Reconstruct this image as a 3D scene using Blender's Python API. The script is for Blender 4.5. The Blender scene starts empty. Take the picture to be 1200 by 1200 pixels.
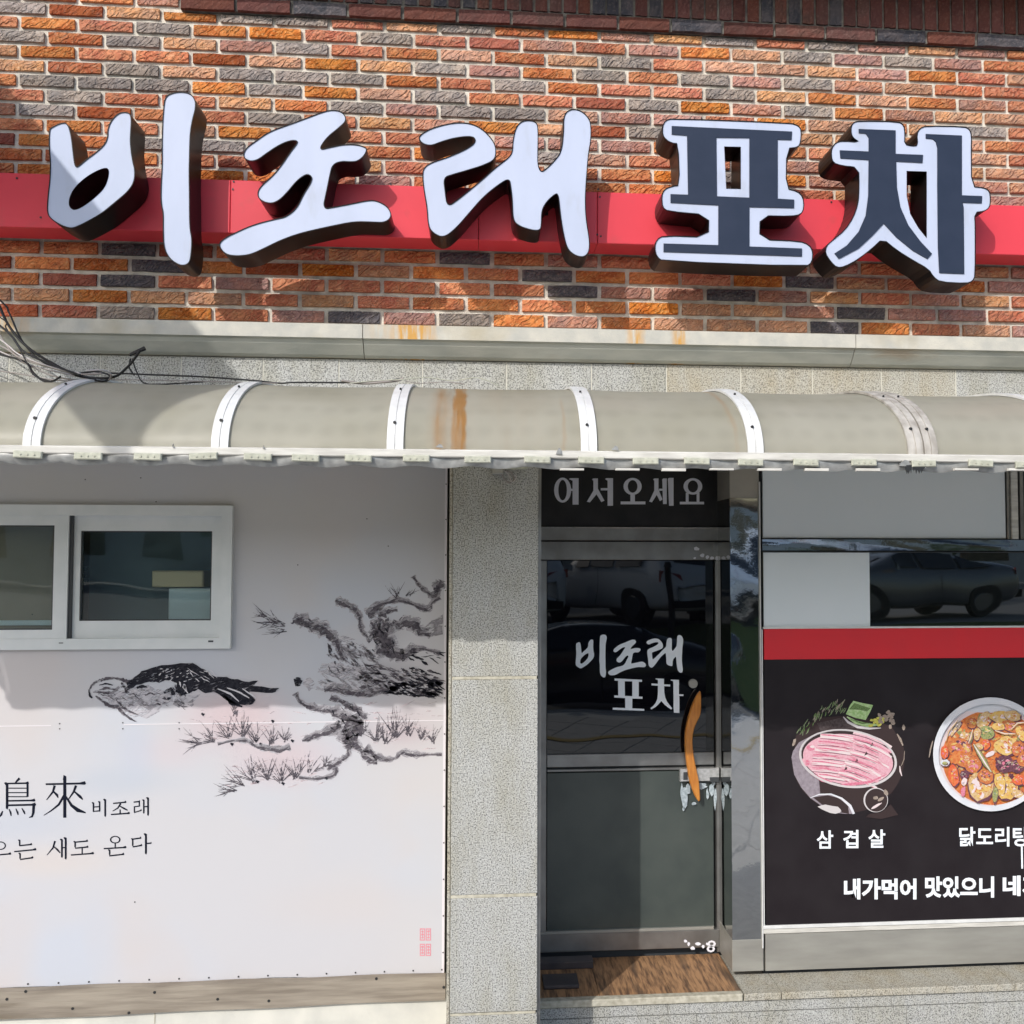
import bpy, math, random
from mathutils import Vector, Matrix
from mathutils.geometry import tessellate_polygon

random.seed(7)
S = bpy.context.scene
C = S.collection

# ---------------------------------------------------------------- camera
EYE = 2.1                      # eye height above the pavement
DIST = 4.36                    # camera to the brick face (plane y = 0)
FPX, U0, V0 = 1200.0, 670.7, 597.0
YAW, PITCH, ROLL = [math.radians(v) for v in (5.06, 2.614, 0.055)]
_w = Vector((math.sin(YAW)*math.cos(PITCH), math.cos(YAW)*math.cos(PITCH), math.sin(PITCH)))
_r0 = Vector((math.cos(YAW), -math.sin(YAW), 0))
_u0 = _r0.cross(_w)
_r = math.cos(ROLL)*_r0 + math.sin(ROLL)*_u0
_u = -math.sin(ROLL)*_r0 + math.cos(ROLL)*_u0
cam_d = bpy.data.cameras.new('camera')
cam_d.lens = 36; cam_d.sensor_width = 36
cam_d.shift_x = -(U0-600)/1200; cam_d.shift_y = -(600-V0)/1200
cam_d.clip_start = 0.05; cam_d.clip_end = 500
cam = bpy.data.objects.new('camera', cam_d); C.objects.link(cam)
m = Matrix((( _r.x, _u.x, -_w.x), (_r.y, _u.y, -_w.y), (_r.z, _u.z, -_w.z)))
cam.matrix_world = Matrix.Translation((0, -DIST, EYE)) @ m.to_4x4()
S.camera = cam

# ---------------------------------------------------------------- light
SUN = Vector((0.62, 1.0, -0.745)).normalized()      # direction the light travels
to_sun = -SUN
W = bpy.data.worlds.new('World'); S.world = W; W.use_nodes = True
nt = W.node_tree; bg = nt.nodes['Background']
sky = nt.nodes.new('ShaderNodeTexSky'); sky.sky_type = 'NISHITA'; sky.sun_disc = False
sky.sun_elevation = math.asin(to_sun.z)
sky.sun_rotation = math.atan2(to_sun.x, to_sun.y)
sky.air_density = 1.0; sky.dust_density = 1.6
nt.links.new(sky.outputs[0], bg.inputs[0]); bg.inputs[1].default_value = 0.15
sl = bpy.data.lights.new('sun', 'SUN'); sl.energy = 2.0; sl.angle = math.radians(0.53); sl.color = (1.0, 0.975, 0.94)
so = bpy.data.objects.new('sun', sl); C.objects.link(so); so.location = (-6, -10, 9)
so.rotation_euler = SUN.to_track_quat('-Z', 'Y').to_euler()
S.view_settings.view_transform = 'Standard'; S.view_settings.look = 'None'
S.view_settings.gamma = 1; S.view_settings.use_curve_mapping = False
S.view_settings.exposure = 0.46
S.cycles.max_bounces = 8
S.cycles.sample_clamp_indirect = 6

# ---------------------------------------------------------------- helpers
def A(px, py, y):
    """point on the vertical plane at depth y seen at this place of the photograph"""
    d = (px-U0)/FPX*_r - (py-V0)/FPX*_u + _w
    t = (y+DIST)/d.y
    return (d.x*t, EYE+d.z*t)
def PX(x, y, z):
    v = Vector((x, y+DIST, z-EYE)); q = v.dot(_w)
    return (U0+FPX*v.dot(_r)/q, V0-FPX*v.dot(_u)/q)
def E_(z): return EYE+z

def thing(name, label, cat, loc=(0, 0, 0), group=None, kind=None):
    o = bpy.data.objects.new(name, None); C.objects.link(o); o.location = loc
    o.empty_display_size = 0.1
    o['label'] = label; o['category'] = cat
    if group: o['group'] = group
    if kind: o['kind'] = kind
    return o
def base_of(o):
    p = Vector((0, 0, 0))
    while o is not None:
        p += Vector(o.location); o = o.parent
    return p
class MB:
    def __init__(s): s.v = []; s.f = []; s.m = []; s.k = 0
    def quad(s, *p):
        n = len(s.v); s.v += [tuple(q) for q in p]; s.f.append(tuple(range(n, n+len(p)))); s.m.append(s.k); return s
    def box(s, x0, x1, y0, y1, z0, z1):
        n = len(s.v)
        s.v += [(x, y, z) for z in (z0, z1) for y in (y0, y1) for x in (x0, x1)]
        for q in ((0,2,3,1),(4,5,7,6),(0,1,5,4),(2,6,7,3),(0,4,6,2),(1,3,7,5)):
            s.f.append(tuple(n+i for i in q)); s.m.append(s.k)
        return s
    def bbox(s, x0, x1, y0, y1, z0, z1, b=0.003):
        """box whose front edges are chamfered"""
        n = len(s.v)
        s.v += [(x0,y1,z0),(x1,y1,z0),(x1,y1,z1),(x0,y1,z1),
                (x0,y0+b,z0),(x1,y0+b,z0),(x1,y0+b,z1),(x0,y0+b,z1),
                (x0+b,y0,z0+b),(x1-b,y0,z0+b),(x1-b,y0,z1-b),(x0+b,y0,z1-b)]
        for i in range(4):
            j = (i+1) % 4
            s.f.append((n+i, n+j, n+4+j, n+4+i)); s.f.append((n+4+i, n+4+j, n+8+j, n+8+i)); s.m += [s.k]*2
        s.f.append((n+8, n+9, n+10, n+11)); s.f.append((n+3, n+2, n+1, n)); s.m += [s.k]*2
        return s
    def flat(s, pts, y, holes=()):
        """flat shape in the facade plane; pts are (x, z)"""
        loops = [[Vector((a, y, b)) for a, b in L] for L in [pts]+list(holes)]
        n = len(s.v)
        for L in loops: s.v += [tuple(q) for q in L]
        for t in tessellate_polygon(loops):
            a, b, c = [Vector(s.v[n+i]) for i in t]
            if (b-a).cross(c-a).y > 0: t = (t[0], t[2], t[1])
            s.f.append(tuple(n+i for i in t)); s.m.append(s.k)
        return s
    def side(s, pts, y0, y1):
        n = len(s.v); N = len(pts)
        s.v += [(a, y0, b) for a, b in pts]+[(a, y1, b) for a, b in pts]
        for i in range(N):
            j = (i+1) % N
            s.f.append((n+i, n+j, n+N+j, n+N+i)); s.m.append(s.k)
        return s
    def prism(s, pts, y0, y1, holes=()):
        s.flat(pts, y0, holes); s.flat(pts, y1, holes); s.side(pts, y0, y1)
        for h in holes: s.side(h, y0, y1)
        return s
    def tube(s, pts, r, n=8, caps=True):
        pts = [Vector(p) for p in pts]; N = len(pts); rr = r if isinstance(r, (list, tuple)) else [r]*N
        b = len(s.v); up = Vector((0.13, 0.31, 0.94))
        for i, p in enumerate(pts):
            t = (pts[min(i+1, N-1)]-pts[max(i-1, 0)])
            t = t.normalized() if t.length > 1e-9 else Vector((0, 0, 1))
            a = t.cross(up)
            if a.length < 1e-3: a = t.cross(Vector((1, 0, 0)))
            a.normalize(); c = t.cross(a)
            for k in range(n):
                th = 2*math.pi*k/n
                s.v.append(tuple(p+rr[i]*(math.cos(th)*a+math.sin(th)*c)))
        for i in range(N-1):
            for k in range(n):
                j = (k+1) % n
                s.f.append((b+i*n+k, b+i*n+j, b+(i+1)*n+j, b+(i+1)*n+k)); s.m.append(s.k)
        if caps:
            s.f.append(tuple(b+k for k in range(n))[::-1]); s.f.append(tuple(b+(N-1)*n+k for k in range(n))); s.m += [s.k]*2
        return s
    def build(s, name, mats, parent=None, label=None, smooth=False, cat=None, group=None, kind=None):
        off = base_of(parent) if parent is not None else Vector((0, 0, 0))
        me = bpy.data.meshes.new(name)
        me.from_pydata([(x-off.x, y-off.y, z-off.z) for x, y, z in s.v], [], s.f)
        for q in (mats if isinstance(mats, (list, tuple)) else [mats]): me.materials.append(q)
        if isinstance(mats, (list, tuple)):
            for p, k in zip(me.polygons, s.m): p.material_index = k
        if smooth:
            for p in me.polygons: p.use_smooth = True
        me.update()
        o = bpy.data.objects.new(name, me); C.objects.link(o)
        if parent is not None: o.parent = parent
        if label: o['label'] = label
        if cat: o['category'] = cat
        if group: o['group'] = group
        if kind: o['kind'] = kind
        return o

def smooth_loop(pts, it=2):
    for _ in range(it):
        out = []
        for i in range(len(pts)):
            a, b = pts[i], pts[(i+1) % len(pts)]
            out += [(a[0]*.75+b[0]*.25, a[1]*.75+b[1]*.25), (a[0]*.25+b[0]*.75, a[1]*.25+b[1]*.75)]
        pts = out
    return pts
def offset_loop(pts, d):
    """move a closed loop outwards by d (d < 0: inwards)"""
    area = sum(pts[i][0]*pts[(i+1) % len(pts)][1]-pts[(i+1) % len(pts)][0]*pts[i][1] for i in range(len(pts)))
    sg = 1 if area > 0 else -1; out = []
    N = len(pts)
    for i in range(N):
        a, b, c = pts[i-1], pts[i], pts[(i+1) % N]
        n1 = Vector((b[1]-a[1], a[0]-b[0])); n2 = Vector((c[1]-b[1], b[0]-c[0]))
        if n1.length < 1e-9 or n2.length < 1e-9: out.append(b); continue
        n1.normalize(); n2.normalize(); n = n1+n2
        if n.length < .4: n = n1
        n = n/max(.5, n.dot(n1)) if n.dot(n1) > 0 else n1
        out.append((b[0]+sg*d*n.x, b[1]+sg*d*n.y))
    return out

# ---------------------------------------------------------------- materials
def _nodes(name):
    mt = bpy.data.materials.new(name); mt.use_nodes = True
    t = mt.node_tree; b = t.nodes['Principled BSDF']
    return mt, t, b
def mat(name, col, rough=.6, metal=0., col2=None, ns=6., lo=.35, hi=.65, stretch=None, detail=6,
        bump=0., bs=None, spec=.35, coat=0., col3=None, ns3=2., lo3=.55, hi3=.75, trans=0., rvar=0., streaks=None, holes=None, pat=None, spots=None):
    mt, t, b = _nodes(name)
    b.inputs['Roughness'].default_value = rough; b.inputs['Metallic'].default_value = metal
    b.inputs['Specular IOR Level'].default_value = spec; b.inputs['Coat Weight'].default_value = coat
    c4 = tuple(col)+(1,)
    b.inputs['Base Color'].default_value = c4
    g = t.nodes.new('ShaderNodeNewGeometry'); pos = g.outputs['Position']
    if stretch:
        mp = t.nodes.new('ShaderNodeMapping'); mp.inputs['Scale'].default_value = stretch
        t.links.new(pos, mp.inputs[0]); pos = mp.outputs[0]
    last = None
    def layer(prev, c, sc, l, h):
        n = t.nodes.new('ShaderNodeTexNoise'); n.inputs['Scale'].default_value = sc; n.inputs['Detail'].default_value = detail
        t.links.new(pos, n.inputs['Vector'])
        mr = t.nodes.new('ShaderNodeMapRange'); mr.inputs[1].default_value = l; mr.inputs[2].default_value = h
        t.links.new(n.outputs[0], mr.inputs[0])
        mx = t.nodes.new('ShaderNodeMix'); mx.data_type = 'RGBA'
        t.links.new(mr.outputs[0], mx.inputs[0])
        if prev is None: mx.inputs[6].default_value = c4
        else: t.links.new(prev, mx.inputs[6])
        mx.inputs[7].default_value = tuple(c)+(1,)
        return mx.outputs[2], n
    if col2: last, n1 = layer(None, col2, ns, lo, hi)
    if col3: last, _ = layer(last, col3, ns3, lo3, hi3)
    if streaks:
        # soft stains: (x, half width, strength), colour, noise; they sit where water ran down
        lst, scol, vs = streaks
        if last is None:
            rgb = t.nodes.new('ShaderNodeRGB'); rgb.outputs[0].default_value = c4; last = rgb.outputs[0]
        sx_ = t.nodes.new('ShaderNodeSeparateXYZ'); t.links.new(g.outputs['Position'], sx_.inputs[0])
        def mth(op, a, c=None, clamp=False):
            q = t.nodes.new('ShaderNodeMath'); q.operation = op; q.use_clamp = clamp
            for i, v in enumerate((a, c)):
                if v is None: continue
                if isinstance(v, (int, float)): q.inputs[i].default_value = v
                else: t.links.new(v, q.inputs[i])
            return q.outputs[0]
        tot = None
        wn = t.nodes.new('ShaderNodeTexNoise'); wn.inputs['Scale'].default_value = 14; t.links.new(g.outputs['Position'], wn.inputs['Vector'])
        xx = mth('ADD', sx_.outputs[0], mth('MULTIPLY', mth('SUBTRACT', wn.outputs[0], .5), .02))
        for X, hw, st in lst:
            f_ = mth('MULTIPLY', mth('SUBTRACT', 1., mth('DIVIDE', mth('ABSOLUTE', mth('SUBTRACT', xx, X)), hw), True), st)
            tot = f_ if tot is None else mth('ADD', tot, f_, True)
        mp_ = t.nodes.new('ShaderNodeMapping'); mp_.inputs['Scale'].default_value = vs; t.links.new(g.outputs['Position'], mp_.inputs[0])
        sn = t.nodes.new('ShaderNodeTexNoise'); sn.inputs['Scale'].default_value = 1; sn.inputs['Detail'].default_value = 5; t.links.new(mp_.outputs[0], sn.inputs['Vector'])
        fr_ = t.nodes.new('ShaderNodeMapRange'); fr_.inputs[1].default_value = .35; fr_.inputs[2].default_value = .6; t.links.new(sn.outputs[0], fr_.inputs[0])
        fac = mth('MULTIPLY', mth('MULTIPLY', tot, 1.5), fr_.outputs[0], True)
        mx = t.nodes.new('ShaderNodeMix'); mx.data_type = 'RGBA'; t.links.new(fac, mx.inputs[0]); t.links.new(last, mx.inputs[6]); mx.inputs[7].default_value = tuple(scol)+(1,)
        last = mx.outputs[2]
    if spots:
        for (X, Zz), rx, rz, sc, st in spots:
            mp_ = t.nodes.new('ShaderNodeVectorMath'); mp_.operation = 'SUBTRACT'; mp_.inputs[1].default_value = (X, .15, Zz); t.links.new(g.outputs['Position'], mp_.inputs[0])
            m2_ = t.nodes.new('ShaderNodeVectorMath'); m2_.operation = 'MULTIPLY'; m2_.inputs[1].default_value = (1/rx, 0, 1/rz); t.links.new(mp_.outputs[0], m2_.inputs[0])
            ln_ = t.nodes.new('ShaderNodeVectorMath'); ln_.operation = 'LENGTH'; t.links.new(m2_.outputs[0], ln_.inputs[0])
            mr_ = t.nodes.new('ShaderNodeMapRange'); mr_.interpolation_type = 'SMOOTHSTEP'; mr_.inputs[1].default_value = 1.; mr_.inputs[2].default_value = .1; mr_.inputs[4].default_value = st; t.links.new(ln_.outputs['Value'], mr_.inputs[0])
            mx = t.nodes.new('ShaderNodeMix'); mx.data_type = 'RGBA'; t.links.new(mr_.outputs[0], mx.inputs[0]); t.links.new(last, mx.inputs[6]); mx.inputs[7].default_value = sc+(1,); last = mx.outputs[2]
    if pat:
        vo = t.nodes.new('ShaderNodeTexVoronoi'); vo.inputs['Scale'].default_value = pat; vo.inputs['Randomness'].default_value = .25
        t.links.new(g.outputs['Position'], vo.inputs['Vector'])
        pr_ = t.nodes.new('ShaderNodeMapRange'); pr_.inputs[1].default_value = .15; pr_.inputs[2].default_value = .5; pr_.inputs[3].default_value = .9; pr_.inputs[4].default_value = 1.
        t.links.new(vo.outputs[0], pr_.inputs[0])
        mx = t.nodes.new('ShaderNodeMix'); mx.data_type = 'RGBA'; mx.blend_type = 'MULTIPLY'; mx.inputs[0].default_value = 1
        t.links.new(last, mx.inputs[6]); t.links.new(pr_.outputs[0], mx.inputs[7]); last = mx.outputs[2]
    if last is not None: t.links.new(last, b.inputs['Base Color'])
    if holes:
        sc_, lo_, hi_, amin = holes
        hm = t.nodes.new('ShaderNodeMapping'); hm.inputs['Rotation'].default_value = (0, math.radians(20), 0); t.links.new(g.outputs['Position'], hm.inputs[0])
        hm2 = t.nodes.new('ShaderNodeMapping'); hm2.inputs['Scale'].default_value = (.45, 1, 1.6); t.links.new(hm.outputs[0], hm2.inputs[0])
        hn = t.nodes.new('ShaderNodeTexNoise'); hn.inputs['Scale'].default_value = sc_; hn.inputs['Detail'].default_value = 5; hn.inputs['Roughness'].default_value = .65
        t.links.new(hm2.outputs[0], hn.inputs['Vector'])
        hr = t.nodes.new('ShaderNodeMapRange'); hr.inputs[1].default_value = lo_; hr.inputs[2].default_value = hi_; hr.inputs[3].default_value = amin
        t.links.new(hn.outputs[0], hr.inputs[0]); t.links.new(hr.outputs[0], b.inputs['Alpha'])
    if bump:
        n = t.nodes.new('ShaderNodeTexNoise'); n.inputs['Scale'].default_value = bs or ns*2; n.inputs['Detail'].default_value = 5
        t.links.new(pos, n.inputs['Vector'])
        bp = t.nodes.new('ShaderNodeBump'); bp.inputs['Strength'].default_value = 1; bp.inputs['Distance'].default_value = bump
        t.links.new(n.outputs[0], bp.inputs['Height']); t.links.new(bp.outputs[0], b.inputs['Normal'])
    if rvar:
        n = t.nodes.new('ShaderNodeTexNoise'); n.inputs['Scale'].default_value = 7; n.inputs['Detail'].default_value = 6
        t.links.new(pos, n.inputs['Vector'])
        mr = t.nodes.new('ShaderNodeMapRange'); mr.inputs[3].default_value = max(0, rough-rvar); mr.inputs[4].default_value = rough+rvar
        t.links.new(n.outputs[0], mr.inputs[0]); t.links.new(mr.outputs[0], b.inputs['Roughness'])
    if trans:
        td = t.nodes.new('ShaderNodeBsdfTranslucent'); td.inputs[0].default_value = c4
        ms = t.nodes.new('ShaderNodeMixShader'); ms.inputs[0].default_value = trans
        out = t.nodes['Material Output']
        t.links.new(b.outputs[0], ms.inputs[1]); t.links.new(td.outputs[0], ms.inputs[2]); t.links.new(ms.outputs[0], out.inputs[0])
    return mt

def brick_mat(name, c1, c2, c3, relief=.010):
    """hand-scored brick: slanting scratches pressed in the clay"""
    mt, t, b = _nodes(name); b.inputs['Roughness'].default_value = .85; b.inputs['Specular IOR Level'].default_value = .2
    g = t.nodes.new('ShaderNodeNewGeometry'); pos = g.outputs['Position']
    L = t.links.new
    mp = t.nodes.new('ShaderNodeMapping'); mp.inputs['Rotation'].default_value = (0, math.radians(38), 0)
    L(pos, mp.inputs[0])
    mp2 = t.nodes.new('ShaderNodeMapping'); mp2.inputs['Scale'].default_value = (26, 40, 85); L(mp.outputs[0], mp2.inputs[0])
    n0 = t.nodes.new('ShaderNodeTexNoise'); n0.inputs['Scale'].default_value = 16; n0.inputs['Detail'].default_value = 2; L(pos, n0.inputs['Vector'])
    wv = t.nodes.new('ShaderNodeVectorMath'); wv.operation = 'MULTIPLY_ADD'; wv.inputs[1].default_value = (3.2, 3.2, 3.2)
    L(n0.outputs[1], wv.inputs[0]); L(mp2.outputs[0], wv.inputs[2])
    n1 = t.nodes.new('ShaderNodeTexNoise'); n1.inputs['Scale'].default_value = 1; n1.inputs['Detail'].default_value = 2.5; L(wv.outputs[0], n1.inputs['Vector'])
    n2 = t.nodes.new('ShaderNodeTexNoise'); n2.inputs['Scale'].default_value = 11; n2.inputs['Detail'].default_value = 6; L(pos, n2.inputs['Vector'])
    mr = t.nodes.new('ShaderNodeMapRange'); mr.inputs[1].default_value = .42; mr.inputs[2].default_value = .6; L(n2.outputs[0], mr.inputs[0])
    mx = t.nodes.new('ShaderNodeMix'); mx.data_type = 'RGBA'; mx.inputs[6].default_value = c1+(1,); mx.inputs[7].default_value = c2+(1,)
    L(mr.outputs[0], mx.inputs[0])
    n3 = t.nodes.new('ShaderNodeTexNoise'); n3.inputs['Scale'].default_value = 90; n3.inputs['Detail'].default_value = 4; L(pos, n3.inputs['Vector'])
    mr3 = t.nodes.new('ShaderNodeMapRange'); mr3.inputs[1].default_value = .52; mr3.inputs[2].default_value = .7; mr3.inputs[4].default_value = .7; L(n3.outputs[0], mr3.inputs[0])
    mx3 = t.nodes.new('ShaderNodeMix'); mx3.data_type = 'RGBA'; mx3.inputs[7].default_value = c3+(1,)
    L(mr3.outputs[0], mx3.inputs[0]); L(mx.outputs[2], mx3.inputs[6])
    oi = t.nodes.new('ShaderNodeObjectInfo'); hs = t.nodes.new('ShaderNodeHueSaturation')
    m1 = t.nodes.new('ShaderNodeMapRange'); m1.inputs[3].default_value = .80; m1.inputs[4].default_value = 1.18; L(oi.outputs['Random'], m1.inputs[0]); L(m1.outputs[0], hs.inputs['Value'])
    mm = t.nodes.new('ShaderNodeMath'); mm.operation = 'MULTIPLY'; mm.inputs[1].default_value = 7.13; L(oi.outputs['Random'], mm.inputs[0])
    fr = t.nodes.new('ShaderNodeMath'); fr.operation = 'FRACT'; L(mm.outputs[0], fr.inputs[0])
    m2 = t.nodes.new('ShaderNodeMapRange'); m2.inputs[3].default_value = .92; m2.inputs[4].default_value = 1.10; L(fr.outputs[0], m2.inputs[0]); L(m2.outputs[0], hs.inputs['Saturation'])
    m3 = t.nodes.new('ShaderNodeMapRange'); m3.inputs[3].default_value = .489; m3.inputs[4].default_value = .502; L(fr.outputs[0], m3.inputs[0]); L(m3.outputs[0], hs.inputs['Hue'])
    L(mx3.outputs[2], hs.inputs['Color'])
    dn = t.nodes.new('ShaderNodeTexNoise'); dn.inputs['Scale'].default_value = 5; dn.inputs['Detail'].default_value = 8; dn.inputs['Roughness'].default_value = .7; L(pos, dn.inputs['Vector'])
    d1 = t.nodes.new('ShaderNodeMapRange'); d1.inputs[1].default_value = .54; d1.inputs[2].default_value = .72; d1.inputs[4].default_value = .45; L(dn.outputs[0], d1.inputs[0])
    dm = t.nodes.new('ShaderNodeMix'); dm.data_type = 'RGBA'; dm.inputs[7].default_value = (.17, .15, .13, 1) if relief > .003 else (.05, .045, .04, 1)
    L(d1.outputs[0], dm.inputs[0]); L(hs.outputs[0], dm.inputs[6]); L(dm.outputs[2], b.inputs['Base Color'])
    bp = t.nodes.new('ShaderNodeBump'); bp.inputs['Strength'].default_value = 1; bp.inputs['Distance'].default_value = relief
    mr1 = t.nodes.new('ShaderNodeMapRange'); mr1.inputs[1].default_value = .38; mr1.inputs[2].default_value = .6; L(n1.outputs[0], mr1.inputs[0])
    L(mr1.outputs[0], bp.inputs['Height'])
    bp2 = t.nodes.new('ShaderNodeBump'); bp2.inputs['Strength'].default_value = 1; bp2.inputs['Distance'].default_value = .0015
    L(n3.outputs[0], bp2.inputs['Height']); L(bp.outputs[0], bp2.inputs['Normal']); L(bp2.outputs[0], b.inputs['Normal'])
    return mt

M = {}
TONES = [brick_mat('brick_orange', (.64, .26, .095), (.52, .17, .065), (.74, .42, .20)),
         brick_mat('brick_red', (.50, .16, .075), (.58, .24, .11), (.66, .36, .22)),
         brick_mat('brick_rose', (.52, .25, .17), (.40, .23, .19), (.62, .42, .32)),
         brick_mat('brick_grey', (.27, .235, .215), (.38, .31, .26), (.52, .45, .39)),
         brick_mat('brick_slate', (.10, .095, .11), (.16, .14, .145), (.27, .24, .22)),
         brick_mat('brick_tan', (.64, .33, .17), (.48, .27, .17), (.72, .50, .32)),
         brick_mat('brick_deep', (.30, .085, .045), (.36, .12, .06), (.42, .20, .13), .006),
         brick_mat('brick_maroon', (.19, .07, .055), (.26, .09, .065), (.33, .17, .14), .006)]
SOLD = [brick_mat('upright_red', (.12, .048, .036), (.10, .04, .032), (.17, .085, .068), .002),  # cornice brick colours darkened to hold some of the eave's shade
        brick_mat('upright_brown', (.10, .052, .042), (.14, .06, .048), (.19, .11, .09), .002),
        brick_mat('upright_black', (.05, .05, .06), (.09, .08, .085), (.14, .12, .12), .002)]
M['mortar'] = mat('mortar', (.76, .71, .61), .95, col2=(.52, .47, .40), ns=22, col3=(.34, .31, .27), ns3=6, lo3=.58, hi3=.74, bump=.003, bs=160, spec=.1)
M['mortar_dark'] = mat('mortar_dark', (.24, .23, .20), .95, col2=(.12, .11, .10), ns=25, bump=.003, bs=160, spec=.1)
def granite(name, a, b_, c, s=185):
    mt, t, b = _nodes(name); b.inputs['Roughness'].default_value = .8; L = t.links.new
    g = t.nodes.new('ShaderNodeNewGeometry')
    n1 = t.nodes.new('ShaderNodeTexNoise'); n1.inputs['Scale'].default_value = s; n1.inputs['Detail'].default_value = 3; n1.inputs['Roughness'].default_value = .65
    n2 = t.nodes.new('ShaderNodeTexNoise'); n2.inputs['Scale'].default_value = 3.; n2.inputs['Detail'].default_value = 6
    L(g.outputs[0], n1.inputs['Vector']); mp = t.nodes.new('ShaderNodeMapping'); mp.inputs['Scale'].default_value = (2.2, 1, .7); L(g.outputs[0], mp.inputs[0]); L(mp.outputs[0], n2.inputs['Vector']); n2.inputs['Roughness'].default_value = .7
    cr = t.nodes.new('ShaderNodeValToRGB'); e = cr.color_ramp.elements
    e[0].position = .38; e[0].color = a+(1,); e[1].position = .58; e[1].color = b_+(1,)
    k = e.new(.46); k.color = tuple(x*.45+y*.55 for x, y in zip(a, b_))+(1,)
    L(n1.outputs[0], cr.inputs[0])
    mr = t.nodes.new('ShaderNodeMapRange'); mr.inputs[1].default_value = .42; mr.inputs[2].default_value = .7; mr.inputs[4].default_value = .9
    L(n2.outputs[0], mr.inputs[0])
    mx = t.nodes.new('ShaderNodeMix'); mx.data_type = 'RGBA'; mx.blend_type = 'MULTIPLY'
    L(mr.outputs[0], mx.inputs[0]); L(cr.outputs[0], mx.inputs[6]); mx.inputs[7].default_value = c+(1,)
    L(mx.outputs[2], b.inputs['Base Color'])
    bp = t.nodes.new('ShaderNodeBump'); bp.inputs['Distance'].default_value = .0012; L(n1.outputs[0], bp.inputs['Height']); L(bp.outputs[0], b.inputs['Normal'])
    return mt
M['granite'] = granite('granite', (.13, .13, .125), (.53, .53, .50), (.80, .77, .66))
M['granite_warm'] = granite('granite_warm', (.17, .16, .135), (.52, .50, .43), (.85, .76, .60))
M['ledge_stone'] = mat('ledge_stone', (.58, .55, .47), .8, col2=(.46, .45, .40), ns=14, bump=.001, bs=120, col3=(.42, .36, .24), ns3=2.2, lo3=.58, hi3=.72,
    streaks=([(A(488, 388, -.36)[0], .085, 1.1), (A(470, 388, -.36)[0], .16, .35), (A(745, 392, -.36)[0], .045, .9), (A(797, 392, -.36)[0], .04, .8), (A(5, 382, -.36)[0], .12, .5)], (.58, .32, .09), (60, 1, 9)))
M['cove_stone'] = mat('cove_stone', (.50, .50, .44), .85, col2=(.38, .39, .35), ns=9, bump=.001, bs=120, col3=(.36, .25, .15), ns3=2.5, lo3=.55, hi3=.7, stretch=(.6, 1, 2))
M['caulk'] = mat('caulk', (.62, .60, .52), .8)
M['caulk_tan'] = mat('caulk_tan', (.56, .53, .43), .8, col2=(.38, .35, .27), ns=40)
M['red_board'] = mat('red_board', (.76, .062, .085), .42, col2=(.70, .058, .08), ns=3, bump=.0006, bs=5, spec=.25, col3=(.60, .07, .08), ns3=9, lo3=.62, hi3=.8)
M['letter_face'] = mat('letter_face', (.51, .56, .70), .45, col2=(.47, .52, .65), ns=5, spec=.35, col3=(.42, .45, .52), ns3=10, lo3=.6, hi3=.85, stretch=(1.4, 1, .5))
M['letter_navy'] = mat('letter_navy', (.020, .030, .056), .5, spec=.25, col2=(.024, .034, .062), ns=12)
M['letter_side'] = mat('letter_side', (.005, .0045, .0055), .3, spec=.18, col2=(.010, .008, .008), ns=5)
M['sheet'] = mat('polycarbonate', (.67, .645, .55), .38, col2=(.62, .60, .51), ns=7, spec=.4, trans=.58, col3=(.55, .525, .42), ns3=2.6, lo3=.46, hi3=.72, bump=.004, bs=5, pat=14,
    streaks=([(A(538, 490, -1.)[0], .026, 2.0), (A(515, 490, -1.)[0], .03, .30), (A(522, 490, -1.)[0], .07, .22), (A(590, 490, -1.)[0], .26, .07), (A(855, 490, -1.)[0], .014, .5), (A(659, 490, -1.)[0], .010, .35)], (.56, .27, .075), (26, 2, 2)))
M['rib'] = mat('rib_white', (.74, .74, .72), .4, col2=(.66, .66, .64), ns=20, rvar=.1)
M['rib_dull'] = mat('rib_dull', (.52, .49, .44), .55, col2=(.34, .31, .27), ns=30, stretch=(1, 1, .3))
M['rail'] = mat('awning_rail', (.68, .66, .60), .5, col2=(.52, .50, .45), ns=22, stretch=(.4, 1, 3))
M['clip'] = mat('clip', (.52, .52, .42), .6, col2=(.40, .40, .32), ns=60)
M['flash'] = mat('flashing', (.42, .42, .40), .4, metal=.3, col2=(.26, .26, .25), ns=30)
M['rust'] = mat('rust_stain', (.42, .17, .035), .8, col2=(.50, .30, .12), ns=30, stretch=(1.6, 1, .25))
M['screw'] = mat('screw', (.05, .05, .05), .5, metal=.6)
BSPOTS = [(A(x, y, .15), rx, rz, c, st) for x, y, rx, rz, c, st in (
    (275, 840, .34, .20, (.60, .46, .47), .75), (330, 890, .34, .17, (.60, .47, .49), .6), (470, 850, .30, .20, (.53, .45, .46), .6), (200, 880, .25, .12, (.60, .50, .52), .4),
    (140, 915, .35, .10, (.46, .50, .56), .5), (20, 965, .45, .12, (.47, .51, .58), .5), (160, 880, .12, .2, (.47, .52, .62), .4), (300, 600, .7, .22, (.56, .54, .52), .8), (60, 570, .6, .12, (.56, .54, .52), .7),
    (60, 1010, .4, .1, (.62, .55, .50), .5), (400, 1060, .5, .15, (.58, .54, .53), .5), (480, 600, .3, .2, (.54, .53, .52), .5), (420, 800, .35, .16, (.48, .47, .49), .5), (455, 790, .2, .1, (.36, .35, .37), .55), (410, 850, .12, .09, (.40, .38, .40), .5), (455, 740, .14, .1, (.42, .41, .43), .45), (300, 860, .2, .06, (.46, .40, .42), .45), (325, 900, .2, .06, (.47, .41, .43), .45), (470, 858, .18, .06, (.46, .39, .42), .5))]
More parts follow.
